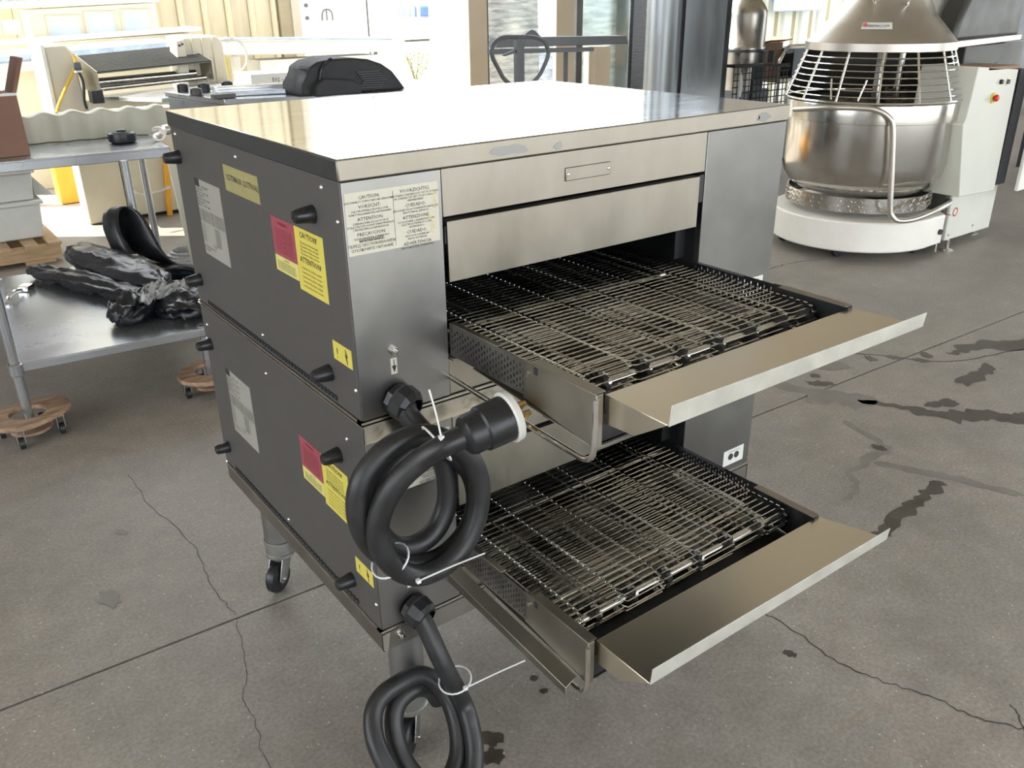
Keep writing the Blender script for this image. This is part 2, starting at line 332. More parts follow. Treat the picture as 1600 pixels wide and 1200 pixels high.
# ------------------------------------------------------------------ the two conveyor ovens
Z = .12
BW, BD = 1.256, .985            # body extents
def oven(dz, label, lid):
    root = thing('conveyor_oven', label, 'oven', (0, 0, .337+Z+(0.52 if dz == 0 else 0)), 'stacked conveyor ovens')
    z = lambda v: v+Z+dz
    zb, zt = z(.857), z(1.3343 if lid else 1.377)
    # side panel toward the camera's left
    side = B().box(.004, .012, .006, BD, z(.8635), zt+.001).build('side_panel', SIDE, root, bevel=.0015)
    # vent slots (black louvres, one joined strip of small recessed pieces)
    v = B()
    for i in range(46):
        y = .113+i*(.78/45)
        v.box(.0015, .0045, y-.0052, y+.0052, z(.872), z(.883))
    so_ = v.build('vent_slots', BLACKMAT, side, smooth=False); so_['kind'] = 'stuff'
    # screws
    for y, zz in ((.948, 1.319), (.519, 1.315), (.082, 1.315), (.026, 1.261), (.017, .928), (.503, .899), (.972, 1.27)):
        B().lathe([(0, 0), (.003, .0), (.0055, .002), (.006, .004)], (.0005, y, z(zz)), (1, 0, 0), 12).build('screw', BOLT, side)
    # black tapered stand-off bumpers
    for y, zz in ((.943, 1.262), (.131, 1.257), (.936, .933), (.131, .928)):
        B().lathe([(0, -.040), (.011, -.040), (.0135, -.037), (.018, -.004), (.018, 0), (0, 0)], (.004, y, z(zz)), (1, 0, 0), 18).build('bumper', BLACKP, root)
    def label_side(name, y0, y1, z0, z1, m, lines, ink=INK, x=.0033):
        o = B().box(x, .0042, y0, y1, z(z0), z(z1)).build(name, m, root, smooth=False)
        if lines: text_mesh(lines, ink, o, (x-.0006, (y0+y1)/2, z(z1)), (0, -1, 0), (0, 0, 1)).location = (0, 0, 0)
        return o
    # rating plate
    W = (.86-.66)
    L = [('blodgett', 0, 0, .001, 'CENTER')][:0]
    for i in range(7): L.append(('MODEL 208 60 3' if i % 2 else 'SERIAL  NO.   VOLTS   AMPS', -.09, -.020-.008*i, .0075, 'LEFT'))
    for i in range(6): L.append(('FOR COMMERCIAL USE ONLY  CONNECT TO AN ADEQUATE SUPPLY', -.09, -.080-.0055*i, .0058, 'LEFT'))
    for i in range(8): L.append(('L1 L2 L3', -.085, -.118-.006*i, .006, 'LEFT')); L.append(('27.4 KW 50/60', .01, -.118-.006*i, .006, 'LEFT'))
    L += [('U  N', -.02, -.168, .012, 'LEFT'), ('SEE INSTALLATION INSTRUCTIONS', -.09, -.176, .0055, 'LEFT'), ('FOR CLEARANCES', -.09, -.184, .0055, 'LEFT')]
    rp = label_side('rating_label', .662, .845, 1.028, 1.224, PAPER2, L)
    B().box(.0026, .0034, .812, .843, z(1.205), z(1.224)).build('dark_logo_block', INK, rp, smooth=False)
    if lid:
        label_side('yellowed_tape_label', .402, .612, 1.228, 1.288, TAPE, [('1277788628', -.09, -.033, .019, 'LEFT'), ('1277796362', .012, -.033, .019, 'LEFT')])
    # red, pale yellow and yellow warning labels
    label_side('red_warning_label', .235, .352, 1.134, 1.216, RED,
        [('WARNING', 0, -.014, .010, 'CENTER')]+[('Disconnect power before servicing', 0, -.025-.006*i, .006, 'CENTER') for i in range(9)], INKR)
    label_side('small_yellow_label', .235, .352, 1.098, 1.133, YELP,
        [('CAUTION', 0, -.008, .006, 'CENTER')]+[('RISK OF ELECTRIC SHOCK DISCONNECT', 0, -.0145-.005*i, .005, 'CENTER') for i in range(4)])
    label_side('yellow_caution_label', .100, .2335, 1.083, 1.216, YEL,
        [('CAUTION!', 0, -.018, .017, 'CENTER')]+[('The interior of this oven was', 0, -.031-.0075*i, .0072, 'CENTER') for i in range(4)]
        +[('ATTENTION!', 0, -.070, .017, 'CENTER')]+[('L interieur de ce four contient', 0, -.084-.0095*i, .0075, 'CENTER') for i in range(5)])
    wl = label_side('high_voltage_label', .021, .102, .970, 1.010, YEL, [('!', -.022, -.034, .034, 'CENTER')])
    B().prism([(.0022, .046, z(1.006)), (.0022, .038, z(.990)), (.0022, .042, z(.990)), (.0022, .040, z(.974)), (.0022, .0475, z(.994)), (.0022, .044, z(.994))], (.001, 0, 0)).build('lightning_bolt', INK, wl, smooth=False)
    # front (conveyor end) sheet metal
    B().box(.006, .2125, .002, .02, z(.864), zt).build('left_front_panel', STEEL, root, bevel=.0012)
    B().box(.962, BW, .002, .02, z(.860), zt).build('right_front_panel', STEELR, root, bevel=.0012)
    B().box(.2145, .960, .003, .02, z(1.242), zt).build('header_panel', STEELH, root, bevel=.001)
    B().box(.2145, .960, .006, .02, z(.864), z(.948)).box(.2145, .960, -.012, .02, z(.944), z(.950)).build('sill_panel', STEELH, root, bevel=.001)
    # hanging flap
    B().box(.219, .937, -.004, -.001, z(1.112), z(1.2345)).box(.219, .937, -.004, .02, z(1.2325), z(1.2345)).build('opening_flap', STEELH, root, bevel=.0008)
    B().box(.2145, .2205, 0, .012, z(1.19), z(1.225)).build('flap_bracket', DARKM, root, smooth=False); B().box(.940, .956, .0, .014, z(1.17), z(1.236)).build('flap_bracket', DARKM, root, smooth=False)
    # cavity: inner walls
    c = B()
    c.box(.200, .2135, .02, .6, z(.95), z(1.25)).box(.961, .975, .02, .6, z(.95), z(1.25)).box(.2, .975, .6, .62, z(.95), z(1.25))
    c.box(.2, .975, .02, .6, z(1.242), z(1.256)).box(.2, .975, .02, .6, z(.915), z(.925))
    c.build('cavity_lining', CAV, root, smooth=False)
    B().box(.925, .9605, .05, .055, z(1.02), z(1.235)).build('inner_baffle', DARKM, root, smooth=False)
    # remaining shell: far side, back
    B().box(BW-.006, BW, .02, BD, zb, zt).box(.012, BW-.006, BD-.006, BD, zb, zt).box(.012, BW-.006, .02, BD-.006, zb, zb+.006).build('outer_shell', STEEL, root, smooth=False)
    # seam lip along the bottom edges: bright folded edge
    e = B().box(.001, .012, .0, BD, z(.8575), z(.8625)).box(.001, BW, -.0005, .02, z(.8575), z(.8625))
    e.build('bottom_edge_trim', CHROME, root, smooth=False)
    if lid:
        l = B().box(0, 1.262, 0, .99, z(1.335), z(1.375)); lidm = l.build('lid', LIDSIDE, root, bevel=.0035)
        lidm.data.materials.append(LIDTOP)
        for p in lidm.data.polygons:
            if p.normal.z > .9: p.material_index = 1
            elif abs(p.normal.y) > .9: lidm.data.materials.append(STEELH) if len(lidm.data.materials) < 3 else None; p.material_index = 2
        B().lathe([(0, 0), (.004, 0), (.0055, .002)], (1.14, -.0005, z(1.352)), (0, 1, 0), 10).build('screw', BOLT, lidm)
        for cx_, cz_, rx_, rz_, sd2 in ((.375, 1.353, .055, .012, 3), (.50, 1.349, .014, .009, 4), (1.16, 1.352, .03, .012, 6)):
            rd = random.Random(sd2)
            B().prism([(cx_+rx_*rd.uniform(.6, 1.1)*math.cos(2*PI*i/16), -.0005, z(cz_)+rz_*rd.uniform(.6, 1.1)*math.sin(2*PI*i/16)) for i in range(16)], (0, .0004, 0)).build('scuff_patch', STEELR, lidm, smooth=False)
        # riveted nameplate
        n = B().box(.521, .648, -.0005, .003, z(1.273), z(1.301)).build('blank_nameplate', STEELH, root, bevel=.002)
        for x in (.527, .642): B().lathe([(0, -.0025), (.003, -.002), (.0045, 0)], (x, 0, z(1.287)), (0, 1, 0), 12).build('rivet', BOLT, n)
    else:
        B().box(.0, 1.262, -.004, .99, z(1.3745), z(1.3775)).box(.006, 1.256, -.001, .004, z(1.335), z(1.374)).build('top_band', CHROME, root, smooth=False)
    # multilingual caution sheet
    cs = B().box(.009, .2045, .0012, .0022, z(1.200), z(1.3145)).build('caution_sheet', PAPER, root, smooth=False)
    def col(u, its):
        out = []; v_ = -.013
        for h, body in its:
            out.append((h, u, v_, .0092, 'CENTER')); v_ -= .0065
            for bl in body: out.append((bl, u, v_, .0054, 'CENTER')); v_ -= .0055
            v_ -= .0048
        return out
    T = col(-.049, [('CAUTION:', ['DISCONNECT SUPPLY BEFORE SERVICING']), ('VORSICHT:', ['DIE STROMVERSORGUNG VOR', 'WARTUNGSARBEITEN ABTRENNEN']), ('ATTENTION:', ['DEBRANCHER DE LA SOURCE', 'D ELECTRICITE AVANT MAINTENANCE', "L'ENTRETIEN LA REPARATION"]), ('PRECAUCION:', ['DESCONECTE EL SUMINISTRO', 'ANTES DEL SERVICIO'])])
    T += [('\u0412\u041d\u0418\u041c\u0410\u041d\u0418\u0415:', -.049, -.091, .009, 'CENTER'), ('\u041f\u0415\u0420\u0415\u0414 \u041e\u0411\u0421\u041b\u0423\u0416\u0418\u0412\u0410\u041d\u0418\u0415\u041c', -.049, -.0995, .0075, 'CENTER'), ('\u041e\u0422\u041a\u041b\u042e\u0427\u0418\u0422\u0415 \u041f\u0418\u0422\u0410\u041d\u0418\u0415', -.049, -.108, .0075, 'CENTER')]
    T += col(.047, [('VOORZICHTIG:', ['ALVORENS ONDERHOUD UIT TE VOEREN', 'DE STEKKER UIT HET STOPCONTACT', 'VERWIJDEREN']), ('CUIDADO:', ['DESCONECTE LA CORRIENTE ANTES DE', 'EFECTUAR EL SERVICIO']), ('ATTENZIONE:', ['SCOLLEGARE L ALIMENTAZIONE', 'ELETTRICA PRIMA DI OGNI', 'INTERVENTO']), ('CUIDADO:', ['DESLIGUE A ENERGIA', 'ANTES DE MEXER']), ('ADVERTENCIA', ['DESCONECTE EL SUMINISTRO'])])
    text_mesh(T, INK, cs, (.1068, .0006, z(1.3145)), (1, 0, 0), (0, 0, 1)).location = (0, 0, 0)
    B().box(.1065, .1069, .0007, .0012, z(1.206), z(1.308)).build('divider_line', INK, cs, smooth=False)
    rnd = random.Random(3); b = B()
    for i in range(9):
        x = .183+rnd.random()*.016; zz = z(1.220+i*.009); s = .004+.004*rnd.random()
        b.prism([(x-s, .0007, zz), (x+s*.8, .0007, zz-s*.8), (x+s*.6, .0007, zz+s*.6), (x-s*.2, .0007, zz+s*1.2)], (0, .0004, 0))
    b.build('torn_yellowed_patch', PEEL, cs, smooth=False)
    # ground stud and its symbol
    st = B().cyl((.084, .002, z(.998)), (.084, -.007, z(.998)), .0085, n=6).cyl((.084, -.006, z(.998)), (.084, -.018, z(.998)), .0042, n=12).build('ground_stud', CHROME, root)
    gl = B().box(.0765, .0905, .0012, .0022, z(.948), z(.982)).build('ground_symbol_label', PAPER, root, smooth=False)
    B().box(.0828, .0842, .0004, .0012, z(.966), z(.979)).prism([(.0785, .0004, z(.966)), (.0885, .0004, z(.966)), (.0835, .0004, z(.9515))], (0, .0006, 0)).build('ground_symbol', INK, gl, smooth=False)
    # socket plate on the right
    ol = B().box(1.139, 1.228, -.0005, .002, z(.883), z(.934)).build('socket_plate', WHITEP, root, bevel=.003)
    for x in (1.170, 1.196): B().cyl((x, 0, z(.910)), (x, -.0015, z(.910)), .0105, n=20).build('socket_hole', INK, ol, smooth=False)
    text_mesh([('COMMUNICATION', 0, -.010, .006, 'CENTER'), ('1', -.014, -.046, .006, 'CENTER'), ('2', .014, -.046, .006, 'CENTER')], INK, ol, (1.183, -.0012, z(.934)), (1, 0, 0), (0, 0, 1)).location = (0, 0, 0)

    # ---------------- conveyor
    X0, X1, YE = .216, .940, -.446
    def rail(x, name, m, mirror):
        s = -1 if mirror else 1
        b = B()
        # perforated part: staggered slots, built as real openings
        y = -.006; z0, z1 = z(.956), z(1.025); ncol = 26; pw = .0095
        b.poly([(x, .0, z0), (x, y, z0), (x, y, z1), (x, .0, z1)])
        for i in range(ncol):
            ya, yb = y-i*pw, y-(i+1)*pw; yc0, yc1 = ya-.003, yb+.003
            b.poly([(x, ya, z0), (x, yc0, z0), (x, yc0, z1), (x, ya, z1)]); b.poly([(x, yc1, z0), (x, yb, z0), (x, yb, z1), (x, yc1, z1)])
            off = 0 if i % 2 else .0065; zz = z0
            cuts = [(z0+.006+off+k*.0135, z0+.0135+off+k*.0135) for k in range(4)]
            for a, c_ in cuts:
                b.poly([(x, yc0, zz), (x, yc1, zz), (x, yc1, a), (x, yc0, a)]); zz = c_
            b.poly([(x, yc0, zz), (x, yc1, zz), (x, yc1, z1), (x, yc0, z1)])
        r_ = b.build(name, m, root, smooth=False, solid=.0016)
        ye = y-ncol*pw
        # solid outer part, deeper, with folded top flange; slide plate overlap
        q = B().prism([(x, ye+.006, z(.950)), (x, YE, z(.925)), (x, YE, z(1.027)), (x, ye+.006, z(1.027))], (.002*s, 0, 0))
        q.box(min(x, x+.014*s), max(x, x+.014*s), -.165, 0, z(1.0245), z(1.0262))
        q.box(min(x, x+.016*s), max(x, x+.016*s), YE-.0012, YE+.001, z(.925), z(1.026))
        q.prism([(x, -.08, z(.950)), (x, YE, z(.925)), (x, YE, z(.927)), (x, -.08, z(.952))], (.024*s, 0, 0))
        q.build('end_plate', m if mirror else STEELH, r_, bevel=.0008)
        B().box(min(x, x+.022*s), max(x, x+.022*s), YE, ye-.02, z(1.0275), z(1.029)).build('top_flange', STEELH, r_)
        B().box(x-.001, x+.003, -.290, -.280, z(1.008), z(1.022)).build('slide_notch', BLACKMAT, r_, smooth=False)
        B().cyl((x-.0005*s, -.262, z(1.004)), (x-.003*s, -.262, z(1.004)), .0055, n=14).build('rail_bolt', BOLT, r_)
        return r_
    rail(X0, 'side_rail', PERF, False)
    B().box(X0+.010, X0+.012, -.245, -.01, z(.958), z(1.020)).build('slot_glint_plate', CHROME, root, smooth=False)  # added bright plate, imitates sunlight glinting at the rail slots
    rail(X1, 'side_rail', DARKM, True)
    # lower loop of bent rod on the near side
    hp = [(X0-.002, .005, z(.905)), (X0-.002, -.2, z(.900)), (X0-.002, -.38, z(.896)), (X0-.002, -.425, z(.897)), (X0-.002, -.443, z(.910)), (X0-.002, -.448, z(.93)), (X0-.002, -.449, z(.96)), (X0-.002, -.449, z(1.02))]
    B().tube(spline(hp, 4), .0055, 10).build('support_rod', CHROME, root)
    if not lid:
        B().prism([(X0-.032, .015, z(.935)), (X0-.004, .015, z(.945)), (X0-.004, -.42, z(.925)), (X0-.032, -.42, z(.912))], (0, 0, .003)).prism([(X0-.032, .015, z(.915)), (X0-.032, .015, z(.938)), (X0-.032, -.42, z(.915)), (X0-.032, -.42, z(.896))], (.002, 0, 0)).build('flat_slide_bar', STEELH, root, bevel=.001)
    # bottom cross channel and crumb pan under the belt
    B().box(X0+.004, X1-.004, YE+.002, YE+.006, z(.926), z(.985)).box(X0+.004, X1-.004, YE+.002, -.30, z(.930), z(.933)).build('end_channel', DARKM, root, smooth=False)
    B().box(X0+.03, X1-.03, -.33, .30, z(.946), z(.949)).build('crumb_pan', PANM, root, smooth=False)
    B().box(X0+.014, X0+.034, -.33, -.0, z(.957), z(.959)).build('belt_guide_strip', STEELH, root, smooth=False); B().box(X1-.10, X1-.07, -.34, .0, z(.975), z(.977)).build('belt_guide_strip', STEELH, root, smooth=False)
    for x in (.345, .475, .600, .730, .855): B().cyl((x, -.33, z(.988)), (x, .5, z(.988)), .0028, n=8).build('belt_runner', BOLT, root)
    for y in (-.27, .06): B().cyl((X0+.002, y, z(.983)), (X1-.002, y, z(.983)), .0045, n=10).build('cross_rod', CHROME, root)
    # belt wires: crimped rods, one mesh shared
    cols = [.275, .385, .500, .615, .730, .845]
    xs0, xs1 = X0+.018, X1-.020; pitch = .0182; rad = .0015
    pts = [(xs0, pitch*.6, 0), (xs0, 0, 0)]; o_ = 0
    for k, cx in enumerate(cols):
        zz = 0
        pts += [(cx-.0040, o_, 0), (cx-.0028, o_+pitch*.35, -.0035), (cx-.0018, o_+pitch*1.0, -.0032), (cx+.0018, o_+pitch*1.0, -.0032), (cx+.0028, o_+pitch*.35, -.0035)]
        o_ = .005 if k % 2 == 0 else 0
        pts += [(cx+.0040, o_, 0)]
    pts += [(xs1, 0, 0), (xs1, pitch*.6, 0)]
    def wire(y, zz, first):
        if first is None:
            o = B().tube([(p[0], p[1], p[2]) for p in pts], rad, 4, caps=False).build('belt_wire', WIRE, root)
        else: o = link_copy(first, (0, 0, 0), root)
        o.location = Vector((0, y, zz))-root.location
        return o
    first = None
    for i in range(41):
        y = -.352+i*pitch
        w_ = wire(y, z(1.0125), first)
        first = first or w_
    for i in range(22): wire(-.343+i*.0182, z(.961), first)
    # wrap around the sprockets at the outer end
    for a in (32, 64, 96, 128, 160):
        wire(-.352-.026*math.sin(math.radians(a)), z(.9865)+.026*math.cos(math.radians(a)), first)
    # sprocket shaft
    sh = B().cyl((X0+.003, -.352, z(.9865)), (X1-.002, -.352, z(.9865)), .0085, n=16).build('drive_shaft', CHROME, root)
    for x in (.305, .408, .511, .614, .717, .820, .905):
        b = B(); pr = []
        for i in range(32):
            a = 2*PI*i/32; r = .0255 if i % 4 < 2 else .0195
            pr.append((x, -.352+r*math.sin(a), z(.9865)+r*math.cos(a)))
        b.prism(pr, (.011, 0, 0)).build('sprocket', DARKM, sh, smooth=False)
        B().cyl((x+.011, -.352, z(.9865)), (x+.021, -.352, z(.9865)), .0165, n=14).box(x+.0125, x+.0195, -.362, -.342, z(.998), z(1.006)).build('shaft_collar', CHROME, sh)
    # exit tray: flat pan, side gusset and upstand lip
    tl = B()
    px1 = .962 if lid else .99
    tl.prism([(.240, -.443, z(1.0185)), (.240, -.586, z(1.0185)), (px1, -.590, z(1.0185)), (.945, -.443, z(1.0185))], (0, 0, .0018))
    tl.prism([(.240, -.442, z(1.019)), (.240, -.586, z(1.019)), (.240, -.515, z(.971)), (.240, -.440, z(.965))], (.0016, 0, 0))
    tl.prism([(.940, -.442, z(1.019)), (.940, -.586, z(1.019)), (.940, -.515, z(.975)), (.940, -.442, z(.970))], (.0016, 0, 0))
    tr = tl.build('exit_tray', TRAYM, root, bevel=.0008)
    B().prism([(.240, -.588, z(1.017)), (px1, -.592, z(1.017)), (px1+.003, -.594, z(1.047)), (.241, -.591, z(1.055))], (0, .0018, 0)).build('tray_lip', LIPM, tr, bevel=.0006)
    # ---------------- power inlet gland
    gx, gz = (.097, z(.893))
    gd = Vector((.28, -1, -.32)).normalized(); gp = Vector((gx-.016, .002, gz+.006))
    B().lathe([(0, 0), (.033, 0), (.033, .016), (.0, .016)], gp-gd*.0, gd, 8).lathe([(.036, .014), (.038, .018), (.036, .042), (.028, .052), (.024, .054)], gp, gd, 10).build('cable_gland', BLACKP, root, ang=25)
    return root
up = oven(0, 'upper stainless conveyor pizza oven with flat lid, nameplate and large plug hanging at its corner', True)
lo = oven(-.522, 'lower stainless conveyor pizza oven under the upper one, its cord coiled near the floor', False)
UP = [(0.085, -0.045, 0.99), (0.1105, -0.0817, 0.9426), (0.1326, -0.0839, 0.8881), (0.1403, -0.0861, 0.8335), (0.1314, -0.0883, 0.7801), (0.104, -0.0906, 0.7408), (0.0654, -0.0928, 0.7249), (0.0221, -0.095, 0.7318), (-0.0143, -0.0972, 0.7648), (-0.0377, -0.0994, 0.8177), (-0.0379, -0.1017, 0.8665), (-0.0118, -0.1039, 0.9211), (0.0351, -0.1061, 0.9516), (0.0877, -0.1083, 0.953), (0.1402, -0.1106, 0.9179), (0.1799, -0.1128, 0.86), (0.1919, -0.115, 0.7993), (0.1742, -0.1172, 0.7411), (0.1316, -0.1194, 0.704), (0.078, -0.1217, 0.6912), (0.0207, -0.1239, 0.705), (-0.0255, -0.1261, 0.7431), (-0.0648, -0.1283, 0.7964), (-0.0839, -0.1306, 0.8593), (-0.081, -0.1328, 0.918), (-0.06, -0.135, 0.959), (-0.0182, -0.1372, 0.9895), (0.0322, -0.1394, 1.0005), (0.0825, -0.1417, 0.9867), (0.1304, -0.1439, 0.949), (0.1677, -0.1461, 0.8968), (0.1785, -0.1483, 0.8313), (0.1617, -0.1506, 0.7636), (0.125, -0.1528, 0.7179), (0.0717, -0.155, 0.6948), (0.0147, -0.1572, 0.7037), (-0.031, -0.1594, 0.7436), (-0.0599, -0.1617, 0.8025), (-0.063, -0.1639, 0.8551), (-0.0500, -0.174, 0.906), (-0.026, -0.19, 0.952), (0.013, -0.208, 0.989), (0.048, -0.233, 1.018), (0.092, -0.246, 1.031)]
LO = [(0.088, -0.045, 0.468), (0.108, -0.0907, 0.3621), (0.1473, -0.0898, 0.2489), (0.1485, -0.1184, 0.2045), (0.1348, -0.1573, 0.16), (0.1062, -0.19, 0.1219), (0.0608, -0.2075, 0.0999), (0.0054, -0.2016, 0.1025), (-0.04, -0.17, 0.1321), (-0.0639, -0.1198, 0.1813), (-0.0692, -0.0704, 0.2297), (-0.0527, -0.0302, 0.2684), (-0.0203, -0.0127, 0.2937), (0.0276, -0.0095, 0.3029), (0.0822, -0.0087, 0.2985), (0.1178, -0.0252, 0.2697), (0.1343, -0.0536, 0.2256), (0.1284, -0.0961, 0.1772), (0.1053, -0.1319, 0.1359), (0.0633, -0.1545, 0.1085), (0.0157, -0.1495, 0.1102), (-0.0103, -0.1138, 0.1441), (-0.0162, -0.0712, 0.1853), (-0.0063, -0.0379, 0.2272), (0.0176, -0.020, 0.2593), (0.0592, -0.0150, 0.2711), (0.0923, -0.010, 0.255), (.118, -.004, .225), (.135, .0, .185)]
CR = .0222
UP = [(.082, -.035, 1.015)]+UP
cu = B().tube(spline(UP, 5), CR, 14).build('power_cord', RUBBER, up)
LO = [(.080, -.030, .497)]+LO
cl = B().tube(spline(LO, 5), CR, 14).build('power_cord', RUBBER, lo)
# twist-lock plug on the end of the upper cord
pd = Vector((1, -.10, .16)).normalized(); pp = Vector((.088, -.246, 1.030))
pl = B().lathe([(0, -.012), (.024, -.010), (.036, -.002), (.039, .006), (.039, .028), (.043, .032), (.044, .083), (.042, .083), (0, .083)], pp, pd, 24).build('plug', BLACKP, up)
B().lathe([(0, .083), (.047, .083), (.050, .086), (.049, .097), (0, .097)], pp, pd, 24).build('white_plug_face', WHITEP, pl)
u_ = pd.orthogonal().normalized(); v_ = pd.cross(u_)
b = B()
for i in range(4):
    a = PI/4+i*PI/2; c = pp+pd*.094+(u_*math.cos(a)+v_*math.sin(a))*.014
    b.cyl(c, c+pd*.034, .006, n=6)
b.cyl(pp+pd*.094, pp+pd*.108, .009, n=14)
b.build('plug_blade', BRASS, pl)
# zip ties
def tie(parent, c, ax, r, tail, name='zip_tie'):
    c = Vector(c); ax = Vector(ax).normalized(); u = ax.orthogonal().normalized(); v = ax.cross(u)
    b = B().tube([c+(u*math.cos(2*PI*i/20)*r[0]+v*math.sin(2*PI*i/20)*r[1]) for i in range(20)], .0022, 6, closed=True, flat=1.0)
    t = [Vector(p) for p in tail]
    b.tube(spline(t, 5), .0018, 6); h = t[0]; b.box(h.x-.004, h.x+.004, h.y-.004, h.y+.004, h.z-.004, h.z+.004)
    return b.build(name, TIE, parent)
tie(cu, (.058, -.19, 1.0), (.85, -.1, .5), (.040, .052), [(.040, -.238, 1.038), (.038, -.228, 1.08), (.034, -.215, 1.125)])
tie(cu, (-.030, -.137, .748), (.6, 0, -.8), (.038, .044), [(.003, -.185, .712), (.08, -.185, .712), (.158, -.19, .713)])
tie(cl, (.135, -.085, .310), (.45, .1, -.9), (.034, .040), [(.135, -.130, .320), (.20, -.15, .338), (.275, -.17, .352)])
tie(cl, (-.02, -.19, .125), (.9, -.3, -.45), (.034, .038), [(-.03, -.225, .15), (-.06, -.20, .19), (-.075, -.16, .225)])

# ------------------------------------------------------------------ stand on four casters
st = thing('oven_stand', 'low stainless frame on four caster legs carrying both stacked ovens', 'stand', (.63, .49, 0))
b = B().box(.004, .010, 0, .985, .402, .456).box(1.252, 1.258, 0, .985, .402, .456).box(.004, 1.258, 0, .006, .402, .456).box(.004, 1.258, .979, .985, .402, .456)
b.box(.004, .05, 0, .985, .450, .456).box(1.21, 1.258, 0, .985, .450, .456).box(.05, 1.21, 0, .05, .450, .456).box(.05, 1.21, .935, .985, .450, .456)
b.build('frame', FRAMEM, st, bevel=.0015)
B().prism([(.003, -.002, .450), (.003, -.002, .410), (.012, -.003, .396), (.022, -.002, .450)], (.002, .004, 0)).lathe([(0, -.012), (.007, -.010), (.009, 0)], (.05, 0, .43), (0, 1, 0), 12).build('corner_bracket', CHROME, st)
for x, y, a in ((.100, .082, 3.9), (.100, .900, 3.7), (1.15, .082, 1.2), (1.15, .900, 2.0)):
    lg = B().lathe([(.0, .402), (.043, .402), (.043, .135), (0, .135)], (x, y, 0), n=28).build('leg', LEGM, st)
    B().lathe([(.0445, .185), (.047, .183), (.047, .175), (.0445, .172), (.0445, .14), (.047, .138), (.047, .128), (.043, .124), (0, .124)], (x, y, 0), n=28).build('caster_collar', CASTM, lg)
    d = Vector((math.cos(a), math.sin(a), 0)); s = Vector((-d.y, d.x, 0)); c = Vector((x, y, 0)); wc = c+d*.030+Vector((0, 0, .052))
    q = B()
    for sg in (-1, 1):
        q.prism([c-d*.030+s*sg*.022+Vector((0, 0, .124)), c+d*.025+s*sg*.022+Vector((0, 0, .124)), wc+d*.022+s*sg*.022+Vector((0, 0, .0)), wc+d*.010+s*sg*.022-Vector((0, 0, .016)), wc-d*.014+s*sg*.022-Vector((0, 0, .010))], s*sg*.003)
    q.box(x-.028, x+.028, y-.028, y+.028, .120, .126)
    q.cyl(wc-s*.032, wc+s*.032, .006, n=8)
    fk = q.build('caster_fork', CASTM, st, bevel=.0008)
    B().lathe([(0, -.016), (.030, -.016), (.034, -.014), (.047, -.014), (.052, -.008), (.052, .008), (.047, .014), (.034, .014), (.030, .016), (0, .016)], wc, s, 28).build('caster_wheel', BLACKP, fk)

# ------------------------------------------------------------------ spiral mixer
mx = thing('spiral_mixer', 'large spiral dough mixer with steel bowl, wire guard and white base', 'mixer', (5.3, 2.25, 0))
C0 = Vector((5.3, 2.25, 0))
B().lathe([(.555, 1.02), (.59, 1.065), (.602, 1.07), (.604, 1.06), (.602, .95), (.585, .945), (.58, .65), (.555, .55), (.50, .475), (.44, .44), (0, .44)], C0, n=64).build('bowl', BOWL, mx, ang=50)
ring = B().lathe([(.5, .44), (.512, .44), (.512, .335), (.5, .335)], C0, n=64).build('treadplate_ring', BOWL, mx)
b = B()
for i in range(90):
    for k in range(3):
        a = 2*PI*(i+.5*(k % 2))/90; zz = .355+.032*k; t = Vector((-math.sin(a), math.cos(a), 0)); n_ = Vector((math.cos(a), math.sin(a), 0))
        if n_.x > .9: continue
        dd = (t*(1 if (i+k) % 2 else -1)*.8+Vector((0, 0, .8))).normalized()*.017; sd_ = dd.cross(n_).normalized()*.0045
        p = C0+n_*.512+Vector((0, 0, zz))
        b.hexa([p-dd, p+sd_, p+dd, p-sd_], [q_+n_*.005 for q_ in (p-dd*.7, p+sd_*.6, p+dd*.7, p-sd_*.6)])
o = b.build('tread_lozenges', BOWL, ring, smooth=False); o['kind'] = 'stuff'
# white base: rounded front, cut corner at the near right
pts = []
for i in range(25):
    a = PI*.52+(PI*1.02)*i/24
    pts.append((5.3+.60*math.cos(a), 2.25+.60*math.sin(a)))
pts += [(5.52, 1.655), (5.60, 1.74), (5.60, 2.80), (5.3, 2.86)]
base = B().prism([(x, y, .075) for x, y in pts], (0, 0, .215)).build('base', MIXW, mx, bevel=.012)
B().box(5.28, 5.60, 1.66, 1.672, .27, .278).build('base_rust_edge', CARD2, base, smooth=False)
B().cyl((5.47, 1.655, .17), (5.47, 1.640, .17), .02, n=20).build('base_hole', INK, base)
B().prism([(5.47, 1.650, .09), (5.47, 1.650, .02), (5.57, 1.70, .02), (5.57, 1.70, .10)], (0, .012, 0)).build('jack_bracket', MIXW, base)
B().lathe([(.03, -.003), (.04, -.003), (.04, .003), (.03, .003), (.03, -.003)], (5.52, 1.672, .06), (-.4, .9, 0), 20).build('bracket_opening', BLACKMAT, base)
for x, y in ((4.88, 2.08), (5.40, 1.78), (4.95, 2.6)):
    B().lathe([(0, -.02), (.045, -.02), (.05, -.012), (.05, .012), (.045, .02), (0, .02)], (x, y, .05), (.3, 1, 0), 22).build('wheel', BLACKP, mx)
